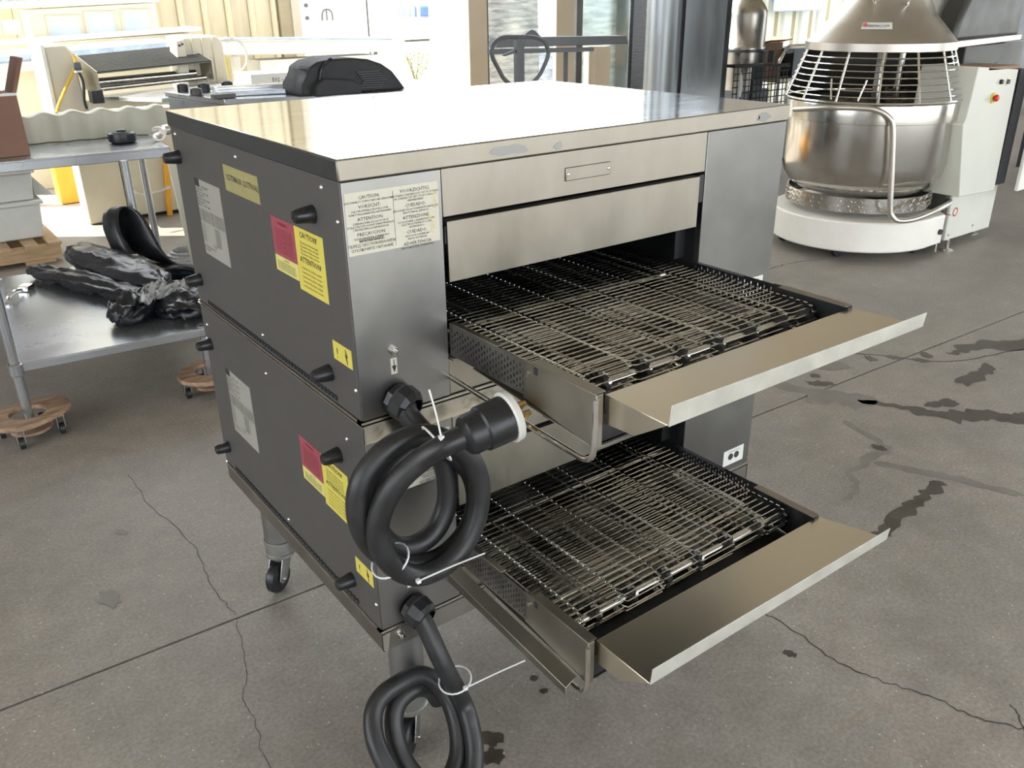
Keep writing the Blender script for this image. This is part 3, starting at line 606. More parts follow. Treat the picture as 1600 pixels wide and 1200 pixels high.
# rear chassis
B().box(5.66, 6.33, 1.70, 2.75, .06, .46).build('rear_chassis', MIXG, mx, bevel=.006)
B().box(5.602, 5.655, 1.72, 2.75, .03, .47).build('dark_gap_plate', MIXD, mx)
for x, y, zz in ((5.70, 1.70, .42), (5.70, 1.70, .10), (6.05, 1.70, .12)): B().cyl((x, y, zz), (x, y-.005, zz), .009, n=8).build('chassis_bolt', BOLT, mx)
sk = B().cyl((5.735, 1.699, .27), (5.735, 1.697, .27), .035, n=24).build('round_sticker', WHITEP, mx)
B().lathe([(.024, 0), (.033, 0)], (5.735, 1.6955, .27), (0, 1, 0), 24).build('sticker_ring', REDP, sk)
for x, y in ((5.64, 1.66), (6.28, 1.80)): B().lathe([(0, 0), (.045, 0), (.045, .008), (.012, .018), (.012, .08), (0, .08)], (x, y, 0), n=18).build('levelling_foot', BOLT, mx)
# column and head
B().box(5.93, 6.75, 1.92, 2.65, .46, 1.42).build('column', MIXD, mx, bevel=.01)
B().box(5.62, 5.94, 1.98, 2.6, .44, .52).box(5.80, 5.94, 1.95, 2.6, .5, .72).build('column_apron', MIXS, mx, bevel=.004)
hd = B().prism([(5.55, 1.86, 1.44), (6.50, 1.86, 1.455), (6.50, 1.86, 2.15), (5.95, 1.86, 2.15), (5.62, 1.86, 1.62)], (0, .80, 0)).build('head_housing', MIXD, mx, bevel=.03)
B().prism([(5.50, 1.84, 1.40), (6.50, 1.84, 1.425), (6.50, 1.84, 1.465), (5.50, 1.84, 1.45)], (0, .84, 0)).build('head_band', MIXS, mx, bevel=.006)
B().prism([(5.83, 1.9, 1.18), (6.35, 1.9, 1.27), (6.42, 1.9, 1.32), (6.42, 1.9, 1.41), (5.83, 1.9, 1.41)], (0, .7, 0)).build('lower_head_cover', MIXD, mx, bevel=.01)
ld = B().lathe([(0, 1.395), (.49, 1.395), (.503, 1.40), (.503, 1.45), (.49, 1.458), (.33, 1.63), (.27, 1.75), (.25, 1.95), (.0, 1.97)], C0, n=64).build('lid', MIXS, mx, ang=30)
B().prism([(5.12, 2.02, 1.72), (5.80, 2.0, 1.50), (5.86, 2.0, 1.95), (5.1, 2.05, 1.97)], (0, .5, 0)).build('lid_shoulder', MIXS, mx, bevel=.03)
lb = B()
def on_cone(a, zz, off=.004):
    r = .49-(zz-1.458)/(1.63-1.458)*.16+off
    return C0+Vector((r*math.cos(a), r*math.sin(a), zz))
A0, A1 = math.radians(193), math.radians(220)
n = 6; vb = [lb.bm.verts.new(on_cone(A0+(A1-A0)*i/n, 1.537)) for i in range(n+1)]; vt = [lb.bm.verts.new(on_cone(A0+(A1-A0)*i/n, 1.578)) for i in range(n+1)]
for i in range(n): lb.bm.faces.new((vb[i], vb[i+1], vt[i+1], vt[i]))
lab = lb.build('lid_label', WHITEP, ld, smooth=False)
pm = on_cone((A0+A1)/2, 1.556, .008); tx = Vector((-math.sin((A0+A1)/2), math.cos((A0+A1)/2), 0))*1; 
tx = Vector((math.cos((A0+A1)/2+PI/2), math.sin((A0+A1)/2+PI/2), 0)); nn_ = Vector((math.cos((A0+A1)/2), math.sin((A0+A1)/2), .93)).normalized()
text_mesh([('STERMACOM', 0, -.006, .026, 'CENTER')], INK, ld, pm, tx, nn_.cross(tx), 'label_lettering').location = (0, 0, 0)
B().prism([pm+tx*-.085, pm+tx*-.062, pm+tx*-.062+Vector((0, 0, .018)), pm+tx*-.085+Vector((0, 0, .018))], nn_*.001).build('label_emblem', REDP, ld, smooth=False)
for a in (198, 238):
    a = math.radians(a); p = C0+Vector((.30*math.cos(a), .30*math.sin(a), 1.69)); B().tube(spline([p, p+Vector((-.05, -.03, .02)), p+Vector((-.05, -.03, .09)), p+Vector((0, 0, .13))], 4), .011, 8).build('lid_grip', CHROME, ld)
# wire guard
cg = B(); rr = lambda zz: .605-(zz-1.085)/(1.395-1.085)*.115
for i, zz in enumerate((1.085, 1.12, 1.16, 1.20, 1.24, 1.28, 1.32, 1.36)):
    nseg = 56; pr = []
    for k in range(nseg):
        a = 2*PI*k/nseg
        pr.append(C0+Vector((rr(zz)*math.cos(a), rr(zz)*math.sin(a), zz)))
    B().tube(pr, .006 if i else .009, 6, closed=True).build('guard_ring', CHROME, mx)
for k in range(14):
    a = math.radians(190+k*360/14)
    B().cyl(C0+Vector((rr(1.085)*math.cos(a), rr(1.085)*math.sin(a), 1.085)), C0+Vector((rr(1.40)*math.cos(a), rr(1.40)*math.sin(a), 1.40)), .0075, n=8).build('guard_bar', CHROME, mx)
a0, a1 = math.radians(183), math.radians(207)
for (a, b2) in ((a0, a0+.06), (a1, a1-.06)):
    B().cyl(C0+Vector((.565*math.cos(a), .565*math.sin(a), 1.23)), C0+Vector((.60*math.cos(b2), .60*math.sin(b2), 1.10)), .006, n=8).build('chute_bar', CHROME, mx)
B().lathe([(.60, 1.08), (.485, 1.395)], C0, n=30, a0=math.radians(-30), a1=math.radians(115)).build('rear_guard_plate', MIXD, mx, solid=.004)
# mixing tools inside
sp_ = [(5.62+.16*math.cos(t), 2.25+.16*math.sin(t), .55+.06*t) for t in [i*.5 for i in range(20)]]
B().tube(sp_, .02, 8).cyl((5.62, 2.25, 1.05), (5.62, 2.25, 1.42), .03).build('dough_hook', CHROME, mx)
B().box(5.32, 5.37, 2.22, 2.27, .6, 1.42).build('breaker_bar', CHROME, mx, bevel=.005)
hb = [(4.655, 2.431, 1.02), (4.642, 2.125, 1.058), (4.71, 1.932, 1.065), (4.757, 1.857, 1.052), (4.801, 1.803, 1.012), (4.828, 1.775, 0.944), (4.854, 1.75, 0.695), (4.88, 1.728, 0.416), (4.898, 1.714, 0.358), (4.94, 1.685, 0.326), (5.049, 1.629, 0.333), (5.247, 1.582, 0.379), (5.55, 1.66, .37), (5.64, 1.72, .36)]
B().tube(spline(hb, 4), .019, 12).build('bumper_bar', MIXS, mx)
# control cabinet with open door
cb = B().prism([(5.545, 1.6, .42), (6.06, 1.6, .40), (6.03, 1.6, 1.255), (5.455, 1.6, 1.30), (5.43, 1.6, .97), (5.40, 1.6, .93)], (0, .40, 0)).build('control_cabinet', MIXG, mx, bevel=.006)
B().prism([(5.60, 1.60, 1.27), (6.05, 1.60, 1.262), (6.05, 2.0, 1.262), (5.60, 2.0, 1.27)], (0, 0, .02)).build('cabinet_shelf', CARD2, cb)
B().box(6.065, 6.20, 1.60, 2.0, .44, 1.25).build('cabinet_dark_interior', BLACKMAT, mx, smooth=False)
B().box(6.21, 6.55, 1.50, 1.525, .39, 1.25).build('cabinet_door', MIXW, mx, bevel=.004)
ep = Vector((5.737, 1.6, 1.083))
B().cyl(ep, ep-Vector((0, .008, 0)), .036, n=24).build('emergency_stop_collar', YEL, cb)
B().lathe([(0, -.040), (.018, -.038), (.024, -.028), (.022, -.018), (.012, -.016), (.012, 0)], ep, (0, 1, 0), 20).build('emergency_stop_button', REDP, cb)
B().lathe([(0, -.02), (.015, -.018), (.017, 0)], (5.80, 1.6, 1.185), (0, 1, 0), 16).build('selector_knob', BLACKP, cb)
B().cyl((5.905, 1.6, 1.18), (5.905, 1.594, 1.18), .024, n=20).build('key_switch_ring', BOLT, cb); B().cyl((5.905, 1.596, 1.18), (5.905, 1.588, 1.18), .017, n=16).build('key_switch', BLACKP, cb)

# ------------------------------------------------------------------ left side: low steel stand with tall post, on dollies
Mt = Matrix.Translation((-.362, 2.60, 0)) @ Matrix.Rotation(math.radians(-4.4), 4, 'Z')
def TW(u, v, z_): return Mt @ Vector((u, v, z_))
ls = thing('steel_work_shelf', 'low galvanised shelf with tube legs holding black bags, left of ovens', 'shelf', (0, 3.3, 0))
sb = B().box(0, .84, 0, 1.50, .333, .3395, Mt).box(0, .84, 0, .006, .300, .335, Mt).box(0, .84, 1.494, 1.5, .300, .335, Mt).box(.834, .84, 0, 1.5, .300, .335, Mt).box(0, .006, 0, 1.5, .3, .335, Mt)
sb.build('shelf_panel', TABLE, ls, bevel=.002)
for u, v, t in ((.0, .0, .93), (.80, .04, .333), (.80, 1.47, .92), (.02, 1.47, .92)):
    p = TW(u, v, 0)
    lg = B().cyl((p.x, p.y, .045), (p.x, p.y, t), .0215, n=20).build('leg', TABLE, ls)
    B().lathe([(.025, 0), (.03, .005), (.03, .05), (.024, .055)], (p.x, p.y, .29), n=20).build('leg_clamp', TABLE, lg)
def dolly(x, y, label, ang):
    d = thing('wooden_dolly', label, 'dolly', (x, y, 0), 'wooden dollies under the shelf legs')
    b = B(); n = 26; vo = []; vi = []
    for i in range(n):
        a = 2*PI*i/n; r = .155*(1+.13*math.cos(2*a)+.05*math.cos(3*a)); ri = .075
        ca, sa = math.cos(a+ang), math.sin(a+ang)
        vo.append((x+r*ca, y+r*sa)); vi.append((x+ri*ca, y+ri*sa))
    V = [[b.bm.verts.new((p[0], p[1], z_)) for p in l] for l, z_ in ((vo, .092), (vi, .092), (vi, .114), (vo, .114))]
    for k in range(4):
        A_, B_ = V[k], V[(k+1) % 4]
        for i in range(n): b.bm.faces.new((A_[i], A_[(i+1) % n], B_[(i+1) % n], B_[i]))
    b.cyl((x, y, .030), (x, y, .044), .085, n=20)
    b.cyl((x-.08, y, .03), (x-.08, y, .1), .008, n=6).cyl((x+.08, y, .03), (x+.08, y, .1), .008, n=6)
    b.build('ring_board', WOOD, d, bevel=.003)
    for k in range(4):
        a = ang+PI/4+k*PI/2; cx, cy = x+.125*math.cos(a), y+.125*math.sin(a)
        f = B().box(cx-.018, cx+.018, cy-.018, cy+.018, .086, .092).box(cx-.016, cx-.013, cy-.012, cy+.012, .03, .088).box(cx+.013, cx+.016, cy-.012, cy+.012, .03, .088).build('caster', CASTM, d)
        B().cyl((cx-.010, cy-.004, .026), (cx+.010, cy-.004, .026), .026, n=18).build('caster_wheel', RUBBER, f)
dolly(*TW(.0, .0, 0).xy, 'round wooden dolly under the front left shelf leg', .3)
dolly(*TW(.80, .04, 0).xy, 'wooden dolly under the shelf leg next to the oven', .9)
# worktable behind
wt = thing('steel_worktable', 'stainless worktable with rolled edge behind the low shelf', 'table', (.1, 4.9, 0))
M2 = Matrix.Translation((-.6, 4.62, 0)) @ Matrix.Rotation(math.radians(-4.4), 4, 'Z')
B().box(0, 1.56, 0, .82, .885, .9, M2).box(0, 1.56, 0, .012, .835, .89, M2).box(0, .012, 0, .82, .85, .89, M2).box(1.548, 1.56, 0, .82, .85, .89, M2).build('tabletop', TABLE, wt, bevel=.004)
for u in (.06, 1.275):
    for v in (.05, .76):
        if u == 1.275 and v == .76: u = 1.50
        p = M2 @ Vector((u, v, 0)); B().cyl((p.x, p.y, 0), (p.x, p.y, .885), .024, n=18).build('leg', TABLE, wt)

# things on the worktable
def corr_tub():
    t = thing('ribbed_plastic_tub', 'cream ribbed plastic tub lying along the back of the worktable', 'tub', (.7, 5.2, .9))
    pts_f = []; n = 60; x0, x1 = .20, 1.14
    prof = lambda u: .016*math.cos(u*2*PI*5.2)
    b = B(); rows = []
    for z_, dy in ((.901, 0), (.905, -.01), (1.0, -.012), (1.06, -.012), (1.078, -.004), (1.085, .012), (1.085, .09), (.901, .10)):
        rows.append([b.bm.verts.new((x0+(x1-x0)*i/n, 5.24-.075*(i/n)+dy+(prof(i/n) if dy < .08 else 0), z_+(.012*math.cos(i/n*2*PI*5.2) if 1.05 < z_ < 1.09 else 0))) for i in range(n+1)])
    for k in range(len(rows)-1):
        for i in range(n): b.bm.faces.new((rows[k][i], rows[k][i+1], rows[k+1][i+1], rows[k+1][i]))
    b.bm.faces.new([r[0] for r in rows]); b.bm.faces.new([r[-1] for r in rows][::-1])
    b.build('tub_body', TUBM, t, ang=60)
corr_tub()
pk = thing('caster_wheel', 'loose black caster wheel lying flat on the worktable', 'wheel', (.765, 4.88, .901))
B().lathe([(0, 0), (.07, 0), (.087, .012), (.09, .03), (.09, .045), (.087, .062), (.07, .074), (.04, .074), (.03, .066), (0, .066)], (.765, 4.88, .901), n=36).build('tyre', BLACKP, pk)
B().lathe([(.016, .06), (.03, .062), (.032, .082), (.02, .09), (0, .09)], (.765, 4.88, .901), n=24).build('hub', RUBBER, pk)
pf = thing('steel_pipe_elbow', 'short bright steel pipe elbow lying at the end of the worktable', 'pipe', (1.03, 4.93, .901))
B().lathe([(.036, -.05), (.046, -.05), (.048, -.042), (.046, -.034), (.040, -.03), (.040, .05), (.036, .05), (.036, -.05)], (.985, 4.82, .95), (.35, 1, 0), 24).build('pipe_socket', CHROME, pf)
B().tube(spline([(1.0, 4.86, .95), (1.03, 4.91, .95), (1.08, 4.93, .95)], 4), .038, 18).build('pipe_bend', CHROME, pf)
cx = thing('cardboard_box', 'dark brown cardboard box on the worktable at the picture edge', 'box', (.02, 4.9, .9))
B().prism([(-.32, 4.72, .901), (.178, 4.72, .901), (.178, 5.06, .901), (-.32, 5.06, .901)], (0, 0, .36)).build('carton', CARD, cx, bevel=.003)
B().prism([(.158, 4.72, 1.26), (.178, 4.72, 1.26), (.26, 4.74, 1.46), (.24, 4.76, 1.46)], (0, .3, 0)).prism([(-.3, 4.72, 1.26), (.1, 4.72, 1.26), (.06, 4.66, 1.52), (-.3, 4.66, 1.52)], (0, .004, 0)).build('open_flap', CARD, cx)
B().box(-.31, .181, 4.718, 4.74, 1.253, 1.268).build('tape_strip', WHITEP, cx)
# things on the low shelf
from mathutils import noise as mnoise
def lump(name, c, sx, sy, sz, ang, m, label, cat, seed, rough=.18, group=None, parent=None, taper=.0, nseg=56, nr=36):
    rnd = random.Random(seed); b = B(); rings = []
    ph = [(rnd.uniform(0, 6.28), rnd.randint(2, 9), rnd.randint(1, 6), rnd.uniform(.3, 1)) for _ in range(9)]
    ca, sa = math.cos(ang), math.sin(ang)
    for j in range(1, nr):
        th = PI*j/nr; ring = []
        for i in range(nseg):
            a = 2*PI*i/nseg; k = 1+rough*sum(w_*math.sin(n1*a+p_+n2*th) for p_, n1, n2, w_ in ph)/3
            u = -math.cos(th); rr_ = (math.sin(th)**.6)*k*(1-taper*u)
            v_ = rr_*math.cos(a); z_ = rr_*math.sin(a)
            x_, y_ = u*sx*1.0, v_*sy
            zz = max(c[2]+.001, c[2]+sz*(z_*.6+.55)); 
            q_ = Vector((x_*14, y_*14, z_*1.6))+Vector((seed*3.1, 0, 0)); dn = abs(mnoise.noise(q_))*.055-abs(mnoise.noise(q_*2.3))*.025
            zz = max(c[2]+.001, zz+dn*rough*3); ring.append(b.bm.verts.new((c[0]+x_*ca-y_*sa+dn*rough, c[1]+x_*sa+y_*ca, zz)))
        rings.append(ring)
    for k in range(len(rings)-1):
        for i in range(nseg): b.bm.faces.new((rings[k][i], rings[k][(i+1) % nseg], rings[k+1][(i+1) % nseg], rings[k+1][i]))
    b.bm.faces.new(rings[0][::-1]); b.bm.faces.new(rings[-1])
    o = b.build(name, m, parent, ang=80)
    if label: tag(o, label, cat, group)
    return o
lump('black_bag', (.16, 3.45, .340), .60, .085, .075, -1.20, BAG, 'long rolled black bin liner bundle lying across the low shelf', 'bag', 5, .16)
lump('black_bag', (.31, 3.62, .341), .54, .13, .13, -1.38, BAG, 'fat grey-black plastic wrapped roll lying beside the rolled bag', 'bag', 9, .14)
lump('black_bag', (.40, 2.83, .341), .24, .10, .10, -1.0, BAG, 'crumpled black bag end hanging at the shelf corner by the oven', 'bag', 12, .30)
lump('black_bag', (.225, 2.87, .341), .15, .10, .10, .6, BAG, 'crumpled shiny black bag knot with clear film on it', 'bag', 22, .34)
lump('plastic_film', (.31, 2.88, .43), .13, .035, .04, 1.0, CLEAR, 'crumpled clear plastic film on the black bags', 'film', 14, .4)
lump('plastic_film', (.39, 2.84, .435), .09, .025, .03, .2, CLEAR, 'small white crumpled film scrap right of the clear film', 'film', 15, .4)
lt = thing('metal_latch', 'bright metal latch in clear plastic bag on the low shelf', 'latch', (-.20, 3.62, .340))
B().box(-.02, .05, -.03, .03, 0, .03, Matrix.Translation((-.14, 3.72, .341)) @ Matrix.Rotation(.9, 4, 'Z')).build('latch_body', CHROME, lt, bevel=.004)
B().tube(spline([(-.16, 3.68, .36), (-.20, 3.62, .375), (-.24, 3.58, .36), (-.255, 3.52, .35)], 4), .010, 8).build('latch_lever', CHROME, lt)
# curved black plastic guard standing behind the bags
gd_ = thing('black_plastic_scoop', 'tall curved black plastic guard standing on its end behind the bags', 'scoop', (.55, 3.85, .34))
rim = [(.44, 3.72, .345), (.435, 3.76, .42), (.425, 3.80, .50), (.42, 3.84, .57), (.435, 3.88, .63), (.465, 3.92, .665), (.50, 3.93, .67), (.545, 3.90, .645), (.575, 3.86, .59), (.59, 3.81, .52), (.605, 3.76, .44), (.635, 3.72, .375), (.67, 3.70, .345)]
rim = spline(rim, 3); rc = Vector((.53, 3.80, .42)); b = B(); rows = []
for k, (sc, dx, dy) in enumerate([(1, 0, 0), (1.0, -.02, .02), (.98, -.05, .06), (.90, -.075, .11), (.72, -.085, .15), (.4, -.08, .17)]):
    rows.append([b.bm.verts.new((rc.x+(p.x-rc.x)*sc+dx, rc.y+(p.y-rc.y)*sc+dy, max(.344, rc.z+(p.z-rc.z)*sc))) for p in rim])
for k in range(len(rows)-1):
    for i in range(len(rim)-1): b.bm.faces.new((rows[k][i], rows[k][i+1], rows[k+1][i+1], rows[k+1][i]))
b.bm.faces.new(rows[-1])
b.build('curved_shell', BLACKP, gd_, solid=.006, ang=60)
B().prism([(.43, 3.66, .342), (.66, 3.64, .342), (.60, 3.90, .342), (.44, 3.90, .342)], (0, 0, .006)).build('foot_plate', DARKM, gd_)
# on floor behind the oven
hs = thing('coiled_hose', 'dark green and black hose coiled on the floor beside the shelf', 'hose', (.88, 4.2, 0))
for i in range(3):
    B().tube([(.80+(.22-.03*i)*math.cos(a), 4.15+(.42-.05*i)*math.sin(a), .03+.045*i) for a in [2*PI*k/28 for k in range(28)]], .026, 8, closed=True).build('hose_loop', (RUBBER, TEAL, RUBBER)[i], hs)
tb = thing('clear_tubing', 'loose coil of clear plastic tubing on the floor', 'tubing', (1.05, 5.05, 0))
for i in range(4): B().tube([(1.06+(.13-.01*i)*math.cos(a)+.01*i, 5.03+(.16-.012*i)*math.sin(a), .012+.02*i) for a in [2*PI*k/24 for k in range(24)]], .009, 6, closed=True).build('tube_loop', CLEAR, tb)
tag(B().prism([(.955, 4.40, .002), (1.06, 4.40, .002), (1.06, 4.42, .002), (.955, 4.42, .002)], (-.05, .03, .84)).build('leaning_panel', CREAML, bevel=.003), 'narrow beige panel standing on end behind the oven corner', 'panel')
# white bins on a broken pallet
pa = thing('wooden_pallet', 'broken pine pallet under the white bins', 'pallet', (.1, 5.9, 0))
for y in (5.62, 5.95, 6.30): B().box(-.6, .355, y, y+.09, .03, .125).build('bearer', PINE, pa)
for x in (-.6, -.42, -.24, -.06, .12, .275): B().box(x, x+.09, 5.60, 6.42, .126, .146).build('deck_board', PINE, pa)
for x in (-.55, .1): B().box(x, x+.2, 5.6, 6.42, .004, .03).build('bottom_board', PINE, pa)
def bin_(x0, x1, y0, y1, z0, z1, label):
    t = thing('white_bin', label, 'bin', ((x0+x1)/2, (y0+y1)/2, z0), 'white bins on the pallet')
    e = .02
    B().hexa([(x0+e, y0+e, z0), (x1-e, y0+e, z0), (x1-e, y1-e, z0), (x0+e, y1-e, z0)], [(x0, y0, z1-.03), (x1, y0, z1-.03), (x1, y1, z1-.03), (x0, y1, z1-.03)]).build('bin_body', WHITEP, t, bevel=.012)
    B().box(x0-.02, x1+.02, y0-.02, y1+.02, z1-.03, z1).build('bin_rim', WHITEP, t, bevel=.008)
bin_(-.55, .31, 5.80, 6.35, .15, .43, 'lower white plastic bin standing on the pallet')
bin_(-.55, .30, 5.80, 6.35, .432, .66, 'upper white plastic bin stacked on the lower one')
tag(B().prism([(.3, 5.9, .45), (.42, 5.86, .44), (.30, 5.86, .60)], (0, .3, 0)).build('corner_wedge', WHITEP), 'white folded corner piece beside the upper bin', 'lid')
tag(B().box(.76, 1.1, 7.75, 8.0, 0, .36).build('yellow_crate', ORANGE, bevel=.01), 'orange yellow plastic crate on the sunlit ground', 'crate')
tag(B().prism([(1.41, 6.60, 0), (1.455, 6.60, 0), (1.455, 6.64, 0), (1.41, 6.64, 0)], (.06, 0, .62)).build('yellow_post', ORANGE, bevel=.004), 'orange yellow upright strip against the sheeter base', 'post')
tag(B().tube(spline([(1.13, 6.63, .30), (1.16, 6.55, .26), (1.22, 6.55, .225), (1.33, 6.55, .235), (1.46, 6.55, .26)], 4), .012, 8).build('white_cable', WHITEP), 'white cable sagging across the sheeter base panel', 'cable')

# ------------------------------------------------------------------ dough sheeter
ds = thing('dough_sheeter', 'cream dough sheeter with steel guard chute, behind the worktable', 'dough sheeter', (1.4, 6.9, 0))
B().box(.775, 1.10, 6.66, 6.95, .01, .95).build('left_cabinet', CREAML, ds, bevel=.01)
B().box(1.12, 1.66, 6.66, 7.4, .03, .92).build('right_cabinet', CREAML, ds, bevel=.01)
B().box(.80, 1.64, 6.70, 6.9, .0, .03).build('plinth', DARKM, ds)
def housing(x0, x1, z0, z1, name):
    b = B().prism([(x0, 6.62, z0), (x1, 6.62, z0), (x1-.02, 6.62, z1-.06), (x1-.07, 6.62, z1), (x0, 6.62, z1-.005)], (0, .5, 0))
    return b.build(name, CREAM, ds, bevel=.02)
hl = housing(.70, .93, .95, 1.462, 'left_drive_housing'); B().box(.675, .705, 6.60, 7.1, .9, 1.465).build('sunlit_left_cover', WHITEE, ds, bevel=.008)  # white cover puts the sunlight on the left side into the colour
hr = housing(1.79, 2.16, 1.0, 1.49, 'right_drive_housing')
for i in range(3): B().box(1.86+.09*i, 1.866+.09*i, 6.606, 6.625, 1.05, 1.47).build('housing_seam', CREAML, hr)
B().prism([(1.70, 6.56, 1.20), (1.79, 6.56, 1.20), (1.79, 6.56, 1.47), (1.72, 6.56, 1.455)], (0, .2, 0)).build('bearing_plate', CREAM, ds, bevel=.006)
for x, z_ in ((1.74, 1.42), (1.765, 1.43)): B().cyl((x, 6.56, z_), (x, 6.55, z_), .01, n=10).build('plate_bolt', BLACKP, ds)
# guard chute: sloped slatted sheet and two side cheeks
gc = B().prism([(.985, 6.90, 1.345), (1.865, 6.90, 1.392), (1.935, 6.40, 1.285), (1.01, 6.40, 1.240)], (0, 0, .006)).build('guard_sheet', MIXD, ds)
for i in range(14):
    f = (i+.5)/14; y = 6.9-.5*f; zl = 1.352-.105*f; zr = 1.399-.107*f; xl = .985+.025*f; xr = 1.865+.07*f
    B().cyl((xl, y, zl+.004), (xr, y, zr+.004), .009, n=6).build('guard_slat', MIXD, gc)
for (xa, za, xb, zb_) in ((.980, 1.35, 1.005, 1.245), (1.868, 1.398, 1.938, 1.29)):
    B().prism([(xa, 6.90, za+.012), (xb, 6.39, zb_+.012), (xb, 6.39, zb_-.15), (xa, 6.90, za-.25)], (.008, 0, 0)).build('side_cheek', STEELH, gc)
B().cyl((1.02, 6.62, 1.16), (1.86, 6.62, 1.19), .035, n=18).cyl((1.02, 6.48, 1.12), (1.9, 6.48, 1.16), .02, n=12).build('roller', CHROME, ds)
B().prism([(.98, 6.72, 1.02), (2.15, 6.72, 1.07), (2.0, 5.75, 1.12), (1.30, 5.75, 1.05)], (0, 0, .03)).build('infeed_bed', TABLE, ds, bevel=.004)
B().prism([(.94, 6.60, .95), (1.6, 6.60, .95), (1.6, 6.60, 1.04), (.94, 6.60, 1.02)], (0, .1, 0)).build('bed_skirt', CREAML, ds)
B().tube(spline([(.90, 6.58, 1.385), (.905, 6.57, 1.33), (.86, 6.56, 1.24), (.80, 6.54, 1.16), (.745, 6.5, 1.09), (.69, 6.45, 1.02), (.66, 6.42, .97)], 5), .011, 8).build('yellow_power_cable', YCABLE, ds)
pg = B().lathe([(0, 0), (.03, 0), (.032, .05), (.026, .062), (0, .062)], (.885, 6.45, 1.33), (0, -.1, -1), 18).build('cable_connector', GREYP, ds)
B().lathe([(.022, .06), (.03, .062), (.03, .075), (0, .078)], (.885, 6.45, 1.33), (0, -.1, -1), 18).build('connector_collar', WHITEP, pg)
B().tube(spline([(.885, 6.43, 1.26), (.90, 6.42, 1.18), (.88, 6.42, 1.05), (.885, 6.42, .98)], 4), .012, 8).build('black_cable', RUBBER, ds)
B().box(.93, 1.02, 6.36, 6.48, 1.02, 1.12).build('switch_box', BLACKP, ds, bevel=.006)
cr = thing('curled_film_roll', 'curled white and yellow plastic sheet behind the right sheeter housing', 'plastic sheet', (2.25, 6.7, 1.1))
b = B()
cs_ = [(2.22+.16*math.sin(t)*1.1, 6.75, 1.31+.16*math.cos(t)) for t in [i*.25 for i in range(22)]]
vl = [b.bm.verts.new(p) for p in cs_]; vr = [b.bm.verts.new((p[0]+.03, p[1]+.12, p[2]-.01)) for p in cs_]
for i in range(len(cs_)-1): b.bm.faces.new((vl[i], vl[i+1], vr[i+1], vr[i]))
b.build('curl', WHITEP, cr, solid=.004); B().box(2.17, 2.20, 6.72, 6.74, 1.12, 1.30).build('yellow_insert', YEL, cr)

# second machine with window panels, behind
s2 = thing('cream_cabinet_machine', 'long cream machine with three pale windows behind the sheeter', 'machine', (1.5, 9.2, 0))
B().prism([(1.05, 9.05, 1.42), (2.30, 9.05, 1.46), (2.30, 9.05, 1.76), (1.05, 9.05, 1.71)], (0, .5, 0)).build('upper_housing', CREAML, s2, bevel=.006)
B().prism([(.10, 8.95, 1.70), (2.33, 8.95, 1.765), (2.33, 8.95, 1.82), (.10, 8.95, 1.755)], (0, .6, 0)).build('top_board', WHITEE, s2, bevel=.004)
B().prism([(.10, 8.9, 1.762), (2.20, 8.9, 1.828), (2.20, 9.4, 1.828), (.10, 9.4, 1.762)], (0, 0, .012)).build('blue_film_cover', BLUEF, s2)
text_mesh([('SOLD', .0, 0, .06, 'LEFT'), ('SUNSHINE', .24, .005, .05, 'LEFT')], INK, s2, (.55, 8.895, 1.775), (1, 0, .03), (0, 0, 1), 'film_lettering')
for (xa, xb, zt_) in ((1.215, 1.50, 1.635), (1.585, 1.85, 1.665), (1.95, 2.215, 1.68)):
    f = B()
    f.prism([(xa-.03, 9.04, 1.435), (xa, 9.04, 1.435), (xa, 9.04, zt_+.02), (xa-.03, 9.04, zt_+.02)], (0, .015, 0)).prism([(xb, 9.04, 1.435), (xb+.03, 9.04, 1.435), (xb+.03, 9.04, zt_+.02), (xb, 9.04, zt_+.02)], (0, .015, 0)).prism([(xa, 9.04, zt_), (xb, 9.04, zt_), (xb, 9.04, zt_+.02), (xa, 9.04, zt_+.02)], (0, .015, 0))
    fr = f.build('window_frame', CREAM, s2)
    B().box(xa, xb, 9.045, 9.05, 1.455, zt_).build('window_pane', BLUEW, fr, smooth=False)
for x in (.75, .93): B().box(x-.15, x+.01, 9.0, 9.1, 1.48, 1.62).build('side_panel', CREAML, s2, bevel=.004)
B().prism([(.0, 8.6, 1.37), (2.62, 8.6, 1.475), (2.62, 8.6, 1.515), (.0, 8.6, 1.41)], (0, .5, 0)).build('conveyor_rail', WHITEE, s2, bevel=.004)
B().prism([(.2, 8.62, 1.18), (2.5, 8.62, 1.25), (2.5, 8.62, 1.46), (.2, 8.62, 1.38)], (0, .4, 0)).build('apron', CREAML, s2)
B().box(.3, 2.4, 8.7, 9.4, 0, 1.2).build('lower_cabinet', CREAML, s2)
s3 = thing('blue_film_bed', 'conveyor bed covered in blue plastic film between the two machines', 'conveyor', (1.6, 8.0, 0))
B().prism([(.4, 7.8, 1.27), (2.05, 7.8, 1.345), (2.05, 8.3, 1.36), (.4, 8.3, 1.29)], (0, 0, .07)).build('film_covered_bed', BLUEF, s3, bevel=.02)
B().prism([(.4, 7.78, 1.19), (2.2, 7.78, 1.27), (2.2, 7.78, 1.345), (.4, 7.78, 1.265)], (0, .04, 0)).build('bed_edge', WHITEE, s3)
for x in (.5, 2.1): B().box(x, x+.06, 7.85, 7.95, 0, 1.25).build('leg', WHITEE, s3)
bn = thing('long_white_bench', 'long white wrapped conveyor bench in the sunny yard', 'bench', (4.2, 9.2, 0))
B().prism([(3.0, 9.0, 1.19), (5.2, 9.0, 1.15), (5.2, 9.0, 1.30), (3.0, 9.0, 1.37)], (0, .6, 0)).build('bench_top', WHITEE, bn, bevel=.02)
